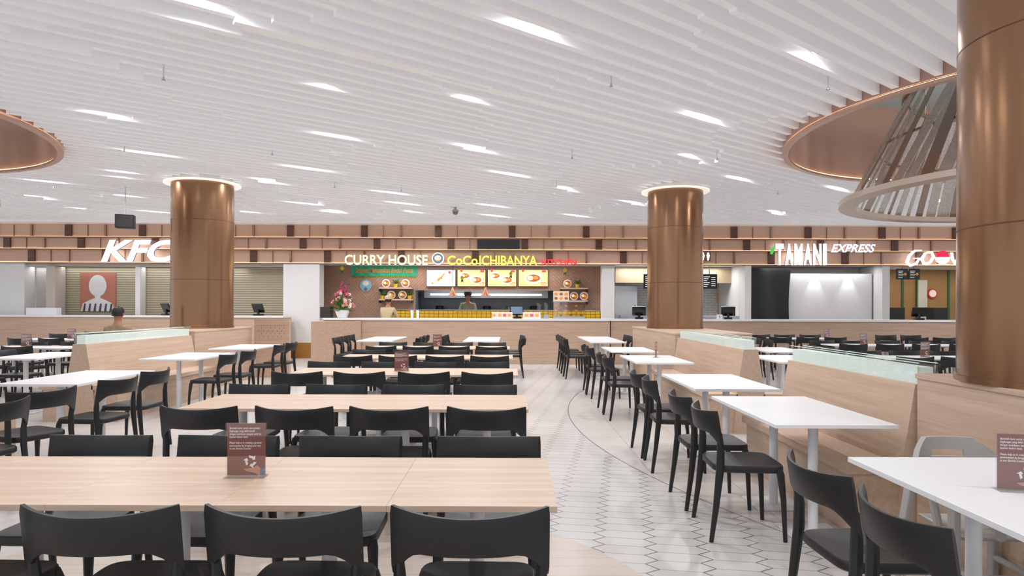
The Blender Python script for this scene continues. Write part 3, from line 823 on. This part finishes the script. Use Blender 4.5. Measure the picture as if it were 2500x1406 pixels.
e = tag(M().disc(bx(893), BW_, bz(893, 697), .17, 0, 32, .02).disc(bx(893), BW_ - .02, bz(893, 692), .09, 1, 20, .004, .07).disc(bx(893), BW_ - .02, bz(893, 706), .05, 2, 12, .006).obj("round_poster", [mat("poster_cyan", (140, 190, 206), .5), PWH, mat("poster_teal", (60, 120, 150), .5)]), "round blue illustrated poster on a plank wall", "poster")
def shelf(x0, x1, z):
    e = empty("wall_shelf", ((x0 + x1) / 2, BW_, z), "wooden wall shelf carrying display plates", "shelf", "display shelves")
    M().box(-(x1 - x0) / 2, (x1 - x0) / 2, -.3, 0, -.04, 0).obj("board", WOODX, e)
    for s_ in (-1, 1): M().box(s_ * (x1 - x0) / 2 - .015, s_ * (x1 - x0) / 2 + .015, -.25, 0, -.12, -.04).obj("bracket", DARK, e)
def plate(x, z, r=.12, f=[None]):
    if f[0]: return dup(f[0], (x, BW_ - .16, z))
    e = empty("display_plate", (x, BW_ - .16, z), "white plate of curry display food standing upright", "plate", "display plates")
    M().disc(0, 0, r, r, 0, 24, .02).obj("dish", WHITE, e, True)
    M().disc(0, -.02, r, r * .75, 0, 20, .012).disc(-.03, -.03, r + .01, r * .35, 1, 14, .01).disc(.04, -.03, r - .01, r * .3, 2, 12, .012).obj("food", [FOODB, FOODR, FOODO], e)
    f[0] = e; return e
def plantpot(x, z, y=BW_ - .16, f=[None]):
    if f[0]: return dup(f[0], (x, y, z))
    e = empty("potted_plant", (x, y, z), "small leafy green plant in a yellow pot", "plant", "small potted plants")
    M().lathe([(.045, 0), (.06, .1), (.05, .1)], n=16).obj("pot", YEL, e, True)
    g = M(); rr = random.Random(5)
    for i in range(26):
        a = rr.uniform(0, 6.28); r_ = rr.uniform(.02, .1); h_ = rr.uniform(.12, .22)
        g.add([(0, 0, .1), (r_ * math.cos(a) + .02, r_ * math.sin(a), h_), (r_ * 1.2 * math.cos(a), r_ * 1.2 * math.sin(a), h_ + .03), (r_ * math.cos(a) - .02, r_ * math.sin(a), h_)], [(0, 1, 2, 3)])
    g.obj("leaves", GREEN, e)
    f[0] = e; return e
for (a, b, y) in ((930, 1008, 702), (930, 1008, 730), (1368, 1432, 703), (1368, 1432, 733)): shelf(bx(a), bx(b), bz(a, y))
for x_, y in ((945, 702), (992, 702), (958, 730), (985, 730), (1384, 703), (1400, 733), (1424, 733)): plate(bx(x_), bz(x_, y))
for x_, y in ((968, 702), (1002, 730), (936, 730), (1408, 703), (1374, 733)): plantpot(bx(x_), bz(x_, y))
for x_, y in ((848, 655), (1132, 678), (1247, 668), (1375, 660)):
    e = empty("hanging_ornament", (bx(x_), 18.6, fz(x_, y, 18.6)), "small yellow and green woven hanging ornament", "ornament", "woven festive ornaments")
    M().slab([(-.06, 0), (0, -.07), (.06, 0), (0, .07)], -.02, .02).obj("woven_pouch", mat("ornament_yellow", (220, 200, 60), .5), e)
    M().slab([(-.03, -.05), (.03, -.05), (.04, -.16), (0, -.1), (-.04, -.16)], -.004, .004).obj("tail", GREEN, e)
    M().tube([(0, 0, .07), (0, 0, 2.61 - e.location[2])], .003, 5).obj("string", GREEN, e)
CPL = mat("copper_shade", (206, 140, 110), .3, .6)
for x_ in (1105, 1185):
    D_ = 18.4
    e = empty("pendant_lamp", (fx(x_, D_), D_, fz(x_, 722, D_)), "copper cone pendant lamp over the pass", "lamp", "copper pendant lamps")
    M().lathe([(.13, 0), (.12, .03), (.045, .12), (.03, .2), (.012, .24), (.012, .245), (.025, .2), (.04, .12), (.11, .03), (.13, 0)], n=28, cap=False).obj("shade", CPL, e, True)
    M().tube([(0, 0, .24), (0, 0, 2.61 - e.location[2])], .006, 6).obj("cord", DARK, e)
    M().ball((0, 0, .06), .035, 0, 12).obj("bulb", LEDW, e, True)
# flowers
e = empty("flower_arrangement", (fx(836, 16.65), 16.65, 1.135), "pink and white flower arrangement in a white vase", "flowers")
M().loft([[(-.1, -.08, 0), (.1, -.08, 0), (.1, .08, 0), (-.1, .08, 0)], [(-.17, -.12, .2), (.17, -.12, .2), (.17, .12, .2), (-.17, .12, .2)]]).obj("vase", WHITE, e, bevel=.01)
rr = random.Random(11); g = M()
for i in range(52):
    a = rr.uniform(0, 6.28); el = rr.uniform(0, 1.4); r_ = .25 * math.cos(el) + .02
    zc = .28 + .40 * math.sin(el) * (1 if rr.random() > .4 else .6)
    cx, cy = r_ * math.cos(a), r_ * math.sin(a) * .8; k_ = rr.choice((0, 0, 1, 2)); s_ = rr.uniform(.025, .045)
    for p in range(5):
        b = p * 1.257; g.ball((cx + s_ * .7 * math.cos(b), cy + s_ * .3, zc + s_ * .7 * math.sin(b)), s_ * .6, k_, 6)
    g.ball((cx, cy - .01, zc), s_ * .4, 3, 6)
for i in range(9): g.ball((-.02 + .02 * math.sin(i), 0, .62 + i * .035), .04 - .002 * i, 4, 6); g.ball((.08 + .02 * math.cos(i), 0, .55 + i * .03), .035, 4, 6)
g.obj("blooms", [mat("bloom_pink", (226, 150, 160), .6), mat("bloom_white", (240, 232, 226), .6), mat("bloom_rose", (200, 80, 110), .6), YEL, mat("bloom_magenta", (160, 40, 90), .6)], e, True)["kind"] = "stuff"
g = M()
for i in range(60):
    a = rr.uniform(0, 6.28); L_ = rr.uniform(.2, .42); h_ = rr.uniform(.15, .55)
    c, s_ = math.cos(a), math.sin(a)
    g.add([(.05 * c, .05 * s_, .2), (L_ * .6 * c - .03 * s_, L_ * .6 * s_ + .03 * c, h_), (L_ * c, L_ * s_, h_ + .02), (L_ * .6 * c + .03 * s_, L_ * .6 * s_ - .03 * c, h_)], [(0, 1, 2, 3)])
g.obj("foliage", GREEN, e)["kind"] = "stuff"
tag(M().box(fx(784, 16.7), fx(810, 16.7), 16.6, 16.85, 1.135, 1.135 + .28).obj("black_box", DARK, bevel=.01), "dark brown box standing on the counter", "box")
def pos(x, y, z, rz=0, f=[None]):
    if f[0]: return dup(f[0], (x, y, z), rz)
    e = empty("pos_terminal", (x, y, z), "black point-of-sale terminal with tilted screen on counter", "till", "point-of-sale terminals", rz)
    M().box(-.1, .1, -.09, .11, 0, .05).obj("base", BLACK, e, bevel=.008)
    M().box(-.03, .03, .0, .04, .05, .16).obj("stand", BLACK, e)
    M().add([(-.17, -.04, .1), (.17, -.04, .1), (.17, .06, .32), (-.17, .06, .32), (-.17, -.01, .085), (.17, -.01, .085), (.17, .1, .31), (-.17, .1, .31)], [(0, 1, 2, 3), (4, 7, 6, 5), (0, 4, 5, 1), (1, 5, 6, 2), (2, 6, 7, 3), (3, 7, 4, 0)]).obj("monitor", BLACK, e)
    M().add([(-.15, -.034, .118), (.15, -.034, .118), (.15, .045, .30), (-.15, .045, .30)], [(0, 1, 2, 3)]).obj("screen", mat("till_screen", (90, 110, 130), .2, emit=(100, 130, 160), es=.3), e)
    f[0] = e; return e
pos(fx(632, 17.6), 17.6, 1.17, 2.8); pos(fx(408, 17.6), 17.6, 1.17, 2.6)
pos(fx(1262, 16.6), 16.6, 1.135, .2); pos(fx(1778, 16.6), 16.6, 1.135, 2.8); pos(fx(2243, 16.6), 16.6, 1.135, 2.9); pos(fx(1560, 16.6), 16.6, 1.135, 3)
tag(M().box(fx(70, 17.6), fx(144, 17.6), 17.5, 17.7, 1.17, 1.36).obj("white_counter_box", WHITE, bevel=.01), "low white box unit on the counter", "box")
e = empty("display_case", (fx(1388, 16.65), 16.65, 1.135), "glass food display case with shelves of snacks", "display case")
w_ = .4
M().box(-w_, w_, -.18, .2, 0, .06).box(-w_, w_, -.18, .2, .42, .44).obj("frame", STEEL, e)
M().box(-w_, w_, -.18, -.175, .06, .42).box(-w_, -w_ + .005, -.175, .2, .06, .42).box(w_ - .005, w_, -.175, .2, .06, .42).obj("glass", GLASS, e)
M().box(-w_ + .01, w_ - .01, -.17, .19, .17, .178).box(-w_ + .01, w_ - .01, -.17, .19, .29, .298).obj("shelf", GLASS, e)
g = M()
for j in range(3):
    for i in range(6): g.ball((-.32 + i * .128, 0, .085 + j * .12), (.045, .05, .025), i % 2, 8)
g.obj("snacks", [FOODO, FOODB], e, True)["kind"] = "stuff"
e = empty("picture_menu_stand", (fx(1370, 16.6), 16.62, 1.58), "small stand of picture menu cards on a display case", "menu")
M().box(-.2, .2, 0, .02, 0, .25).obj("card", mat("card_cream", (230, 215, 190), .5), e)
g = M()
for j in range(2):
    for i in range(3): g.disc(-.13 + i * .13, 0, .07 + j * .11, .045, (i + j) % 2, 12, .004, .035)
g.obj("menu_print", [FOODB, FOODO], e)
for x_, w2 in ((1232, .2), (1298, .22), (1207, .06)):
    e = empty("counter_menu_card", (fx(x_, 16.5), 16.4, 1.135), "laminated picture menu card propped on the counter", "menu", "counter menu cards")
    M().add([(-w2, 0, 0), (w2, 0, 0), (w2, .06, .16), (-w2, .06, .16), (-w2, .01, 0), (w2, .01, 0), (w2, .07, .16), (-w2, .07, .16)], [(0, 1, 2, 3), (4, 7, 6, 5), (0, 4, 5, 1), (1, 5, 6, 2), (2, 6, 7, 3), (3, 7, 4, 0)]).obj("card", mat("card_pink", (232, 204, 196), .5), e)
    for i in range(3):
        a = -w2 * .6 + i * w2 * .6
        M().add([(a - w2 * .2, .015, .05), (a + w2 * .2, .015, .05), (a + w2 * .2, .042, .12), (a - w2 * .2, .042, .12)], [(0, 1, 2, 3)]).obj("food_picture", RED if i % 2 else FOODO, e)
for i, x_ in enumerate((1316, 1334)):
    e = empty("drink_dispenser", (fx(x_, 16.6), 16.7, 1.135), "small clear drink dispenser with black lid", "dispenser", "drink dispensers")
    M().lathe([(.06, .1), (.06, .36)], n=20).obj("tank", GLASS, e, True); M().lathe([(.062, .36), (.05, .4)], n=20).obj("lid", DARK, e, True)
    M().box(-.07, .07, -.07, .07, 0, .1).obj("base", STEEL, e, bevel=.005)
for x_ in (1006, 1020):
    tag(M().lathe([(.03, 0), (.04, .2)], fx(x_, 16.6), 16.6, 16, cz=1.135).obj("paper_cup_stack", WHITE, smooth=True), "stack of white paper cups on the counter", "cups", "paper cup stacks")

# ---- white brick kitchen
def brick():
    k = N("white_brick_tile"); b = k.n.new("ShaderNodeTexBrick"); b.inputs['Scale'].default_value = 1
    b.inputs['Color1'].default_value = (.8, .8, .79, 1); b.inputs['Color2'].default_value = (.72, .72, .71, 1); b.inputs['Mortar'].default_value = (.45, .45, .45, 1)
    b.inputs['Brick Width'].default_value = .2; b.inputs['Row Height'].default_value = .075; b.inputs['Mortar Size'].default_value = .006
    tc = k.n.new("ShaderNodeNewGeometry"); sp = k.n.new("ShaderNodeSeparateXYZ"); cb = k.n.new("ShaderNodeCombineXYZ")
    k.l.new(tc.outputs['Position'], sp.inputs[0]); k.l.new(sp.outputs[0], cb.inputs[0]); k.l.new(sp.outputs[2], cb.inputs[1]); k.l.new(cb.outputs[0], b.inputs['Vector'])
    k.l.new(b.outputs[0], k.b.inputs['Base Color']); return k.m
struct(M().box(fx(1484) + .09, fx(1822) - .09, 20.4, 20.5, 0, 2.61).obj("wall_brick", brick()))
e = empty("refrigerator", (fx(1528, 19.5), 19.5, 0), "tall stainless steel upright refrigerator", "refrigerator")
M().box(-.34, .34, 0, .7, .0, 2.08).obj("body", STEEL, e, bevel=.01)
M().box(-.33, .33, -.03, 0, .1, 2.06).obj("door", mat("steel_door", (200, 203, 208), .3, .6), e, bevel=.006); M().tube([(.26, -.06, .9), (.26, -.06, 1.5)], .012, 8).obj("handle", DARK, e)
tag(M().box(fx(1500, 19.4), fx(1800, 19), 19.2, 19.4, 2.15, 2.61).obj("shop_bulkhead", mat("bulkhead_tan", (190, 168, 140), .5)), "tan timber bulkhead above a serving hatch", "bulkhead")
for x_ in (1732, 1590):
    e = empty("menu_screen", (fx(x_, 18.8), 18.8, fz(x_, 705, 18.8)), "dark wall-mounted screen listing menu text", "screen", "dark menu screens")
    M().box(-.22, .22, 0, .05, 0, .42).obj("frame", BLACK, e)
    g = M()
    for i in range(6): g.box(-.17, -.17 + .1 + .04 * (i % 3), -.003, 0, .06 + i * .055, .075 + i * .055)
    for i in range(5): g.box(.05, .17, -.003, 0, .08 + i * .06, .095 + i * .06)
    g.obj("menu_lines", FOODW, e)
    M().tube([(0, .02, .42), (0, .02, 2.61 - e.location[2])], .012, 6).obj("bracket", DARK, e)
e = empty("food_poster", (fx(1788, 19.5), 20.37, fz(1788, 740, 20.35)), "small wall poster with noodle dish picture", "poster")
M().box(-.2, .2, 0, .03, 0, .55).obj("board", mat("poster_tan", (216, 190, 150), .5), e); M().disc(0, 0, .3, .12, 0, 20).disc(0, -.007, .3, .08, 1, 16).obj("food_picture", [FOODW, FOODO], e)
e = empty("drinks_jar", (fx(1665, 18.65), 18.65, 1.3), "glass drinks jar on a steel stand", "jar")
M().lathe([(.09, 0), (.1, .2), (.07, .24)], n=18).obj("jar", GLASS, e, True); M().lathe([(.11, -.1), (.11, 0)], n=18).obj("stand", STEEL, e, True)
tag(M().box(fx(1500, 19) + .1, fx(1815, 18.5) - .1, 18.52, 18.8, 0, 1.2).obj("back_counter", STEEL, bevel=.01), "stainless steel back counter in a white tiled kitchen", "counter")
e = empty("number_stand", (fx(1757, 16.5), 16.5, 1.135), "small white table number card reading five", "sign")
M().box(-.07, .07, 0, .02, 0, .12).obj("card", WHITE, e); text("5", -.02, .02, .03, .09, 0, BLACK, parent=e, ext=.003)

# ---- boarded stall
struct(M().box(fx(1822) + .09, fx(2157) - .09, 19.3, 19.4, 0, 2.61).obj("wall_stall", mat("stall_grey", (206, 200, 194), .6)))
tag(M().box(fx(1920, 18.6), fx(2126, 18.6), 18.55, 18.6, .0, fz(2020, 668, 18.6)).obj("white_hoarding_board", mat("hoarding_white", (228, 228, 230), .6)), "large plain white board closing a stall front", "board")
g = M(); NX, NZ = 14, 14
P = []
for j in range(NZ + 1):
    for i in range(NX + 1):
        u, v = i / NX, j / NZ
        xr = fx(1938, 18.4) - .3 * math.sin(v * 2.6) * .5
        x_ = fx(1834, 18.4) + u * (xr - fx(1834, 18.4)); z_ = v * (fz(1880, 655, 18.4))
        P.append((x_, 18.42 + .03 * math.sin(u * 9 + v * 3), z_))
g.add(P, [(j * (NX + 1) + i, j * (NX + 1) + i + 1, (j + 1) * (NX + 1) + i + 1, (j + 1) * (NX + 1) + i) for j in range(NZ) for i in range(NX)])
tag(g.obj("black_dust_sheet", mat("black_cloth", (30, 31, 34), .35), smooth=True), "black cloth sheet draped over the stall opening", "sheet")
tag(text("20\nDV\nMA", fx(2128, 19.2), fx(2146, 19.2), fz(2137, 712, 19.2), fz(2137, 670, 19.2), 19.29, mat("grey_print", (170, 166, 162), .6), name="wall_lettering"), "faint grey letters printed on a pale wall", "lettering")

# ---- yellow stall
OCH = mat("stall_ochre", (158, 118, 70), .5, var=.2, scale=2); STG = mat("stall_green", (44, 92, 56), .5)
m = M().box(fx(2157) + .09, fx(2640), 20.3, 20.4, 0, 2.61, 0)
for x_ in (2205, 2240, 2318): m.box(fx(x_, 20.2), fx(x_ + 5, 20.2), 20.27, 20.3, 0, 2.6, 1)
struct(m.obj("wall_yellow", [OCH, STG]))
tag(M().box(fx(2252, 20), fx(2274, 20), 20.2, 20.26, 0, 2.3).obj("stall_door", mat("door_grey", (196, 192, 186), .5)), "narrow pale grey door in a brown stall", "door")
e = empty("round_wall_sign", (fx(2290, 20), 20.27, fz(2290, 716, 20)), "round red-rimmed white sign on a brown wall", "sign")
M().disc(0, 0, 0, .15, 0, 28, .02).disc(0, -.02, 0, .11, 1, 28, .006).obj("disc", [REDP, PRINTW], e)
for x_ in (2203, 2232):
    e = empty("menu_screen", (fx(x_, 18.6), 18.6, fz(x_, 682, 18.6)), "small dark hanging menu screen with price lines", "screen", "dark menu screens")
    M().box(-.155, .155, 0, .05, 0, .3).obj("frame", BLACK, e); g = M()
    for i in range(5): g.box(-.12, .0 + .02 * (i % 3), -.003, 0, .05 + i * .045, .06 + i * .045)
    g.disc(.08, 0, .15, .04, 1, 14, .004)
    g.obj("menu_lines", [FOODW, FOODO], e)
    M().tube([(0, .02, .3), (0, .02, 2.61 - e.location[2])], .008, 6).obj("bracket", DARK, e)
for x_ in (2195, 2300): tag(M().box(fx(x_, 18.5) - .2, fx(x_, 18.5) + .2, 18.55, 18.9, 0, 1.45).obj("back_cabinet", DARK, bevel=.01), "dark equipment cabinet behind a stall counter", "cabinet", "dark stall cabinets")

# ------------------------------------------------------------ people
def person(name, label, loc, rz, scale, J, E, hairm, hat=None, shirtm=BEIGE, headpos=None):
    e = empty(name, loc, label, "person", rotz=rz); e.scale = (scale,) * 3
    names = list(J); me = bpy.data.meshes.new("body")
    me.from_pydata([J[n_][0] for n_ in names], [(names.index(a), names.index(b)) for a, b in E], [])
    o = bpy.data.objects.new("tmpb", me); COL.objects.link(o)
    sk = o.modifiers.new("s", 'SKIN'); sk.use_smooth_shade = True
    o.modifiers.new("d", 'SUBSURF').levels = 2
    for i, n_ in enumerate(names):
        r_ = J[n_][1]; v = me.skin_vertices[0].data[i]; v.radius = r_ if isinstance(r_, tuple) else (r_, r_); v.use_root = (n_ == 'pelvis')
    bpy.context.view_layer.update()
    nm = bpy.data.meshes.new_from_object(o.evaluated_get(bpy.context.evaluated_depsgraph_get()))
    bpy.data.objects.remove(o)
    mm = M(); mm.v = [tuple(v.co) for v in nm.vertices]; mm.f = [tuple(p.vertices) for p in nm.polygons]
    segs = []
    for a, b in E:
        segs.append((Vector(J[a][0]), Vector(J[b][0]), J[b][2]))
    for p in nm.polygons:
        c = p.center; best = 9; kb = 0
        for a, b, k_ in segs:
            ab = b - a; t_ = max(0, min(1, (c - a).dot(ab) / max(1e-6, ab.length_squared)))
            q = (c - a - ab * t_).length
            if q < best: best = q; kb = k_
        mm.k.append(kb)
    hx, hy, hz = J['head'][0]
    mm.ball((hx, hy - .098, hz - .015), (.014, .02, .024), 0, 8)
    for s_ in (-1, 1):
        mm.ball((hx + s_ * .032, hy - .086, hz + .015), (.011, .008, .007), 3, 8)
        mm.ball((hx + s_ * .082, hy, hz), (.012, .022, .032), 0, 8)
    mm.ball((hx, hy - .088, hz - .055), (.024, .008, .006), 4, 8)
    mm.obj("body", [SKIN, shirtm, PANTS, HAIR, mat("lips", (150, 80, 70), .5)], e, True)
    g = M(); n = 20
    prof = [(.094, -.03), (.099, .02), (.093, .065), (.07, .105), (.03, .122), (.002, .125)]
    v = []; f = []
    for j, (r_, z_) in enumerate(prof):
        for i in range(n):
            a = 2 * math.pi * i / n; fr = max(0, -math.sin(a))
            zz = z_ + (.075 * fr if j < 2 else .015 * fr); v.append((hx + r_ * .92 * math.cos(a), hy + .008 + r_ * 1.08 * math.sin(a), hz + zz))
    g.add(v, [(j * n + i, j * n + (i + 1) % n, (j + 1) * n + (i + 1) % n, (j + 1) * n + i) for j in range(len(prof) - 1) for i in range(n)] + [tuple((len(prof) - 1) * n + i for i in range(n))])
    g.obj("hair", hairm, e, True)
    if hat:
        h = M().lathe([(.107, .035), (.112, .08), (.1, .125), (.05, .145), (.003, .148)], hx, hy + .004, 20, cz=hz)
        h.box(hx - .07, hx + .07, hy - .18, hy - .08, hz + .035, hz + .045)
        h.obj("cap", hat, e, True)
    return e
def skeleton(sit=False, reach=.0, lean=0., hp=.92):
    J = {}; E = []
    def j(n_, p, r_, k_, par=None):
        J[n_] = (p, r_, k_)
        if par: E.append((par, n_))
    L = lambda h: -lean * h
    j('pelvis', (0, 0, hp), (.15, .11), 2)
    j('waist', (0, L(.18), hp + .15), (.135, .10), 1, 'pelvis'); j('chest', (0, L(.38), hp + .36), (.165, .115), 1, 'waist')
    j('nb', (0, L(.5), hp + .50), (.10, .08), 1, 'chest'); j('neck', (0, L(.56) - .005, hp + .57), (.052, .052), 0, 'nb')
    j('jaw', (0, L(.6) - .02, hp + .62), (.062, .072), 0, 'neck'); j('head', (0, L(.66) - .015, hp + .70), (.078, .094), 0, 'jaw'); j('crown', (0, L(.7) - .005, hp + .77), (.06, .07), 0, 'head')
    for s_, t in ((-1, 'L'), (1, 'R')):
        j('sh' + t, (s_ * .18, L(.46), hp + .46), .068, 1, 'chest')
        el = (s_ * .235, L(.4) - .06 - reach * .1, hp + .18); j('el' + t, el, .048, 1, 'sh' + t)
        wr = (s_ * (.2 - reach * .06), el[1] - .22, hp + .15 + reach * .04); j('fa' + t, ((el[0] + wr[0]) / 2, (el[1] + wr[1]) / 2, (el[2] + wr[2]) / 2), .036, 0, 'el' + t)
        j('wr' + t, wr, .026, 0, 'fa' + t); pm = (wr[0], wr[1] - .05, wr[2] - .005); j('pm' + t, pm, (.034, .018), 0, 'wr' + t)
        for q in range(4):
            xo = (-.028 + q * .0185); ln = (.06, .075, .07, .055)[q]
            b = (pm[0] + xo, pm[1] - .035, pm[2]); j('f%d%s' % (q, t), b, .009, 0, 'pm' + t)
            j('g%d%s' % (q, t), (b[0], b[1] - ln * .6, b[2] - .008), .0085, 0, 'f%d%s' % (q, t)); j('h%d%s' % (q, t), (b[0], b[1] - ln * .85, b[2] - .03), .008, 0, 'g%d%s' % (q, t))
        tb = (pm[0] - s_ * .038, pm[1] + .0, pm[2] - .005); j('t' + t, tb, .010, 0, 'pm' + t); j('u' + t, (tb[0] - s_ * .015, tb[1] - .035, tb[2] - .012), .009, 0, 't' + t)
        if sit:
            j('hip' + t, (s_ * .09, -.04, hp - .03), .085, 2, 'pelvis'); j('kn' + t, (s_ * .12, -.43, hp - .03), .062, 2, 'hip' + t)
            j('an' + t, (s_ * .12, -.42, .09), .042, 2, 'kn' + t); j('to' + t, (s_ * .13, -.56, .04), .036, 3, 'an' + t)
        else:
            j('hip' + t, (s_ * .09, 0, hp - .08), .09, 2, 'pelvis'); j('kn' + t, (s_ * .1, -.02, hp * .53), .064, 2, 'hip' + t)
            j('an' + t, (s_ * .11, .02, .09), .044, 2, 'kn' + t); j('to' + t, (s_ * .12, -.12, .04), .036, 3, 'an' + t)
    return J, E
J, E = skeleton(sit=True, hp=.58)
chair(-6.63, 11.0, 0, True, 0)
person("person", "seated person with short black hair wearing a patterned brown shirt", (-6.63, 11.02, 0), math.pi, 1.0, J, E, HAIR, None, BATIK)
J, E = skeleton(reach=.6, lean=.1)
person("person", "standing worker in beige uniform and cap, turned away at the counter", (fx(945, 17.6), 17.6, 0), math.pi * .9, .98, J, E, HAIR, BEIGE, BEIGE)
J, E = skeleton(reach=.5, lean=.25)
OLIVE = mat("olive_uniform", (140, 138, 112), .8)
person("person", "cook in olive uniform and dark cap bending over the kitchen pass", (fx(1143, 19.95), 19.98, .0), 0, 1.08, J, E, HAIR, DARK, OLIVE)

# ------------------------------------------------------------ ceiling fittings
def hung(px, py):
    D_ = 2.28 * 1600 / (750 - py); return fx(px, D_), D_
def to_gap(x, y):
    t = x * nn[0] + y * nn[1]; t2 = (math.floor(t / SP) + .5) * SP
    return x + nn[0] * (t2 - t), y + nn[1] * (t2 - t)
spots = [(510, 25), (1318, 78), (2010, 150), (790, 235), (1155, 255), (1745, 285), (255, 290), (825, 340), (1170, 362), (1705, 388), (360, 375), (760, 412), (1255, 425), (1815, 438), (300, 430), (645, 450), (115, 450), (960, 472), (1385, 467), (2045, 462), (750, 498), (1210, 502), (1555, 495), (985, 500), (1010, 525), (1215, 527), (1410, 527), (1905, 520), (380, 522), (200, 520), (605, 522), (310, 488), (815, 523), (80, 488)]
pts = [hung(*p) for p in spots] + [(-2.6, 2.6), (.6, 2.2), (3.6, 1.6), (-5.5, 2.0), (6.0, 2.5), (-1, -.8), (3, -.8), (-4.5, -.8), (11.5, 5.0), (12.5, 9), (12.5, 13.5), (-13.5, 13), (9.5, 14.2)]
first = None
for x_, y_ in pts:
    x_, y_ = to_gap(x_, y_)
    if first is None:
        e = empty("recessed_downlight", (x_, y_, 3.82), "small round recessed downlight glowing between white ceiling baffles", "downlight", "recessed ceiling downlights")
        M().lathe([(.058, 0), (.062, .0), (.062, .18), (.058, .18), (.058, 0)], n=20, cap=False).obj("housing", WPAINT, e, True)
        M().lathe([(.055, .006), (.055, .02)], n=20).obj("lens", LENS, e, True)
        first = e
    else: dup(first, (x_, y_, 3.82))
    l = bpy.data.lights.new("downlight_beam", 'SPOT'); l.energy = 102; l.spot_size = math.radians(172); l.spot_blend = .5; l.shadow_soft_size = .045; l.color = (.99, .985, 1.0)
    lo = bpy.data.objects.new("downlight_beam", l); COL.objects.link(lo); lo.location = (x_, y_, 3.80)
for px_, py_ in ((400, 180), (1493, 195), (2027, 200), (668, 368), (1400, 375), (1762, 375), (300, 365), (980, 460), (1355, 450), (815, 452), (1895, 465), (130, 455)):
    x_, y_ = to_gap(*hung(px_, py_))
    e = empty("fire_sprinkler", (x_, y_, 3.64), "small chrome fire sprinkler head below the ceiling", "sprinkler", "ceiling sprinklers")
    M().lathe([(.02, 0), (.02, .005)], n=14).obj("deflector", STEEL, e); M().tube([(0, 0, .005), (0, 0, .03)], .010, 8).obj("bulb", STEEL, e); M().tube([(0, 0, .03), (0, 0, .36)], .008, 8).obj("pipe", PED, e)
x_, y_ = to_gap(fx(1105, 15.2), 15.2)
e = empty("dome_camera", (x_, y_, 3.62), "grey dome security camera hanging from the ceiling", "camera")
M().lathe([(.03, -.07), (.055, -.05), (.065, 0)], n=20).obj("dome", MIDG, e, True); M().lathe([(.075, 0), (.075, .04), (.03, .05), (.03, .38)], n=20).obj("housing", GREYP, e, True)
x_, y_ = to_gap(fx(305, 12.6), 12.6)
e = empty("hanging_speaker", (x_, y_, fz(305, 558, 12.6)), "black rectangular speaker hung from the ceiling", "speaker", rotz=.35)
M().box(-.16, .16, -.1, .1, 0, .26).obj("cabinet", BLACKP, e, bevel=.01); M().box(-.14, .14, -.105, -.1, .02, .24).obj("grille", DARK, e); M().tube([(0, 0, .26), (0, 0, SLABZ - e.location[2])], .012, 8).obj("bracket", PED, e)

# ------------------------------------------------------------ lights
def area(x, y, z, sx, sy, en, col=(1, 1, 1), rot=(0, 0, 0)):  # fill lights added to brighten the shops; no fitting is modelled
    l = bpy.data.lights.new("shop_fill", 'AREA'); l.shape = 'RECTANGLE'; l.size = sx; l.size_y = sy; l.energy = en; l.color = col
    o = bpy.data.objects.new("shop_fill", l); COL.objects.link(o); o.location = (x, y, z); o.rotation_euler = rot
area(-1.3, 18.7, 2.58, 5.5, .3, 50, (1, .95, .88))
area(-.9, 20.0, 2.3, 3, .4, 30, (.85, .93, 1)); area(4.6, 18.9, 2.58, 3, .4, 40); area(8.5, 18.35, 2.58, 3, .15, 14); area(12.5, 19.3, 2.58, 3.5, .5, 30, (1, .92, .75))
area(-11.5, 18.4, 2.5, 8, .15, 14)
for px_ in (1990, 2072):
    l = bpy.data.lights.new("stall_spot", 'SPOT'); l.energy = 20; l.spot_size = 1.0; l.spot_blend = .7; l.shadow_soft_size = .02
    o = bpy.data.objects.new("stall_spot", l); COL.objects.link(o); o.location = (fx(px_, 18.5), 18.4, 2.5); o.rotation_euler = (math.radians(8), 0, 0)
for cx, cy, r in (RC, LC):
    l = bpy.data.lights.new("coffer_fill", 'POINT'); l.energy = 110; l.shadow_soft_size = .3; l.color = (1, .95, .92)  # added fill that lifts the dark recess and lantern, not a fitting
    o = bpy.data.objects.new("coffer_fill", l); COL.objects.link(o); o.location = (cx, cy, 4.2)

w_ = bpy.data.worlds.new("world"); S.world = w_; w_.use_nodes = True
nt = w_.node_tree; bg = nt.nodes['Background']; bg.inputs[0].default_value = (.94, .965, 1, 1); bg.inputs[1].default_value = .9
S.view_settings.view_transform = 'Standard'

# ------------------------------------------------------------ camera
cam = bpy.data.cameras.new("camera"); co = bpy.data.objects.new("camera", cam); COL.objects.link(co)
cam.sensor_width = 36; cam.lens = 36 * 1600 / 2500; cam.shift_y = 47 / 2500
cam.clip_end = 200
co.matrix_world = Matrix.Translation((0, 0, EYE)) @ Matrix.Rotation(math.pi / 2, 4, 'X') @ Matrix.Rotation(ROLL, 4, 'Z')
S.camera = co
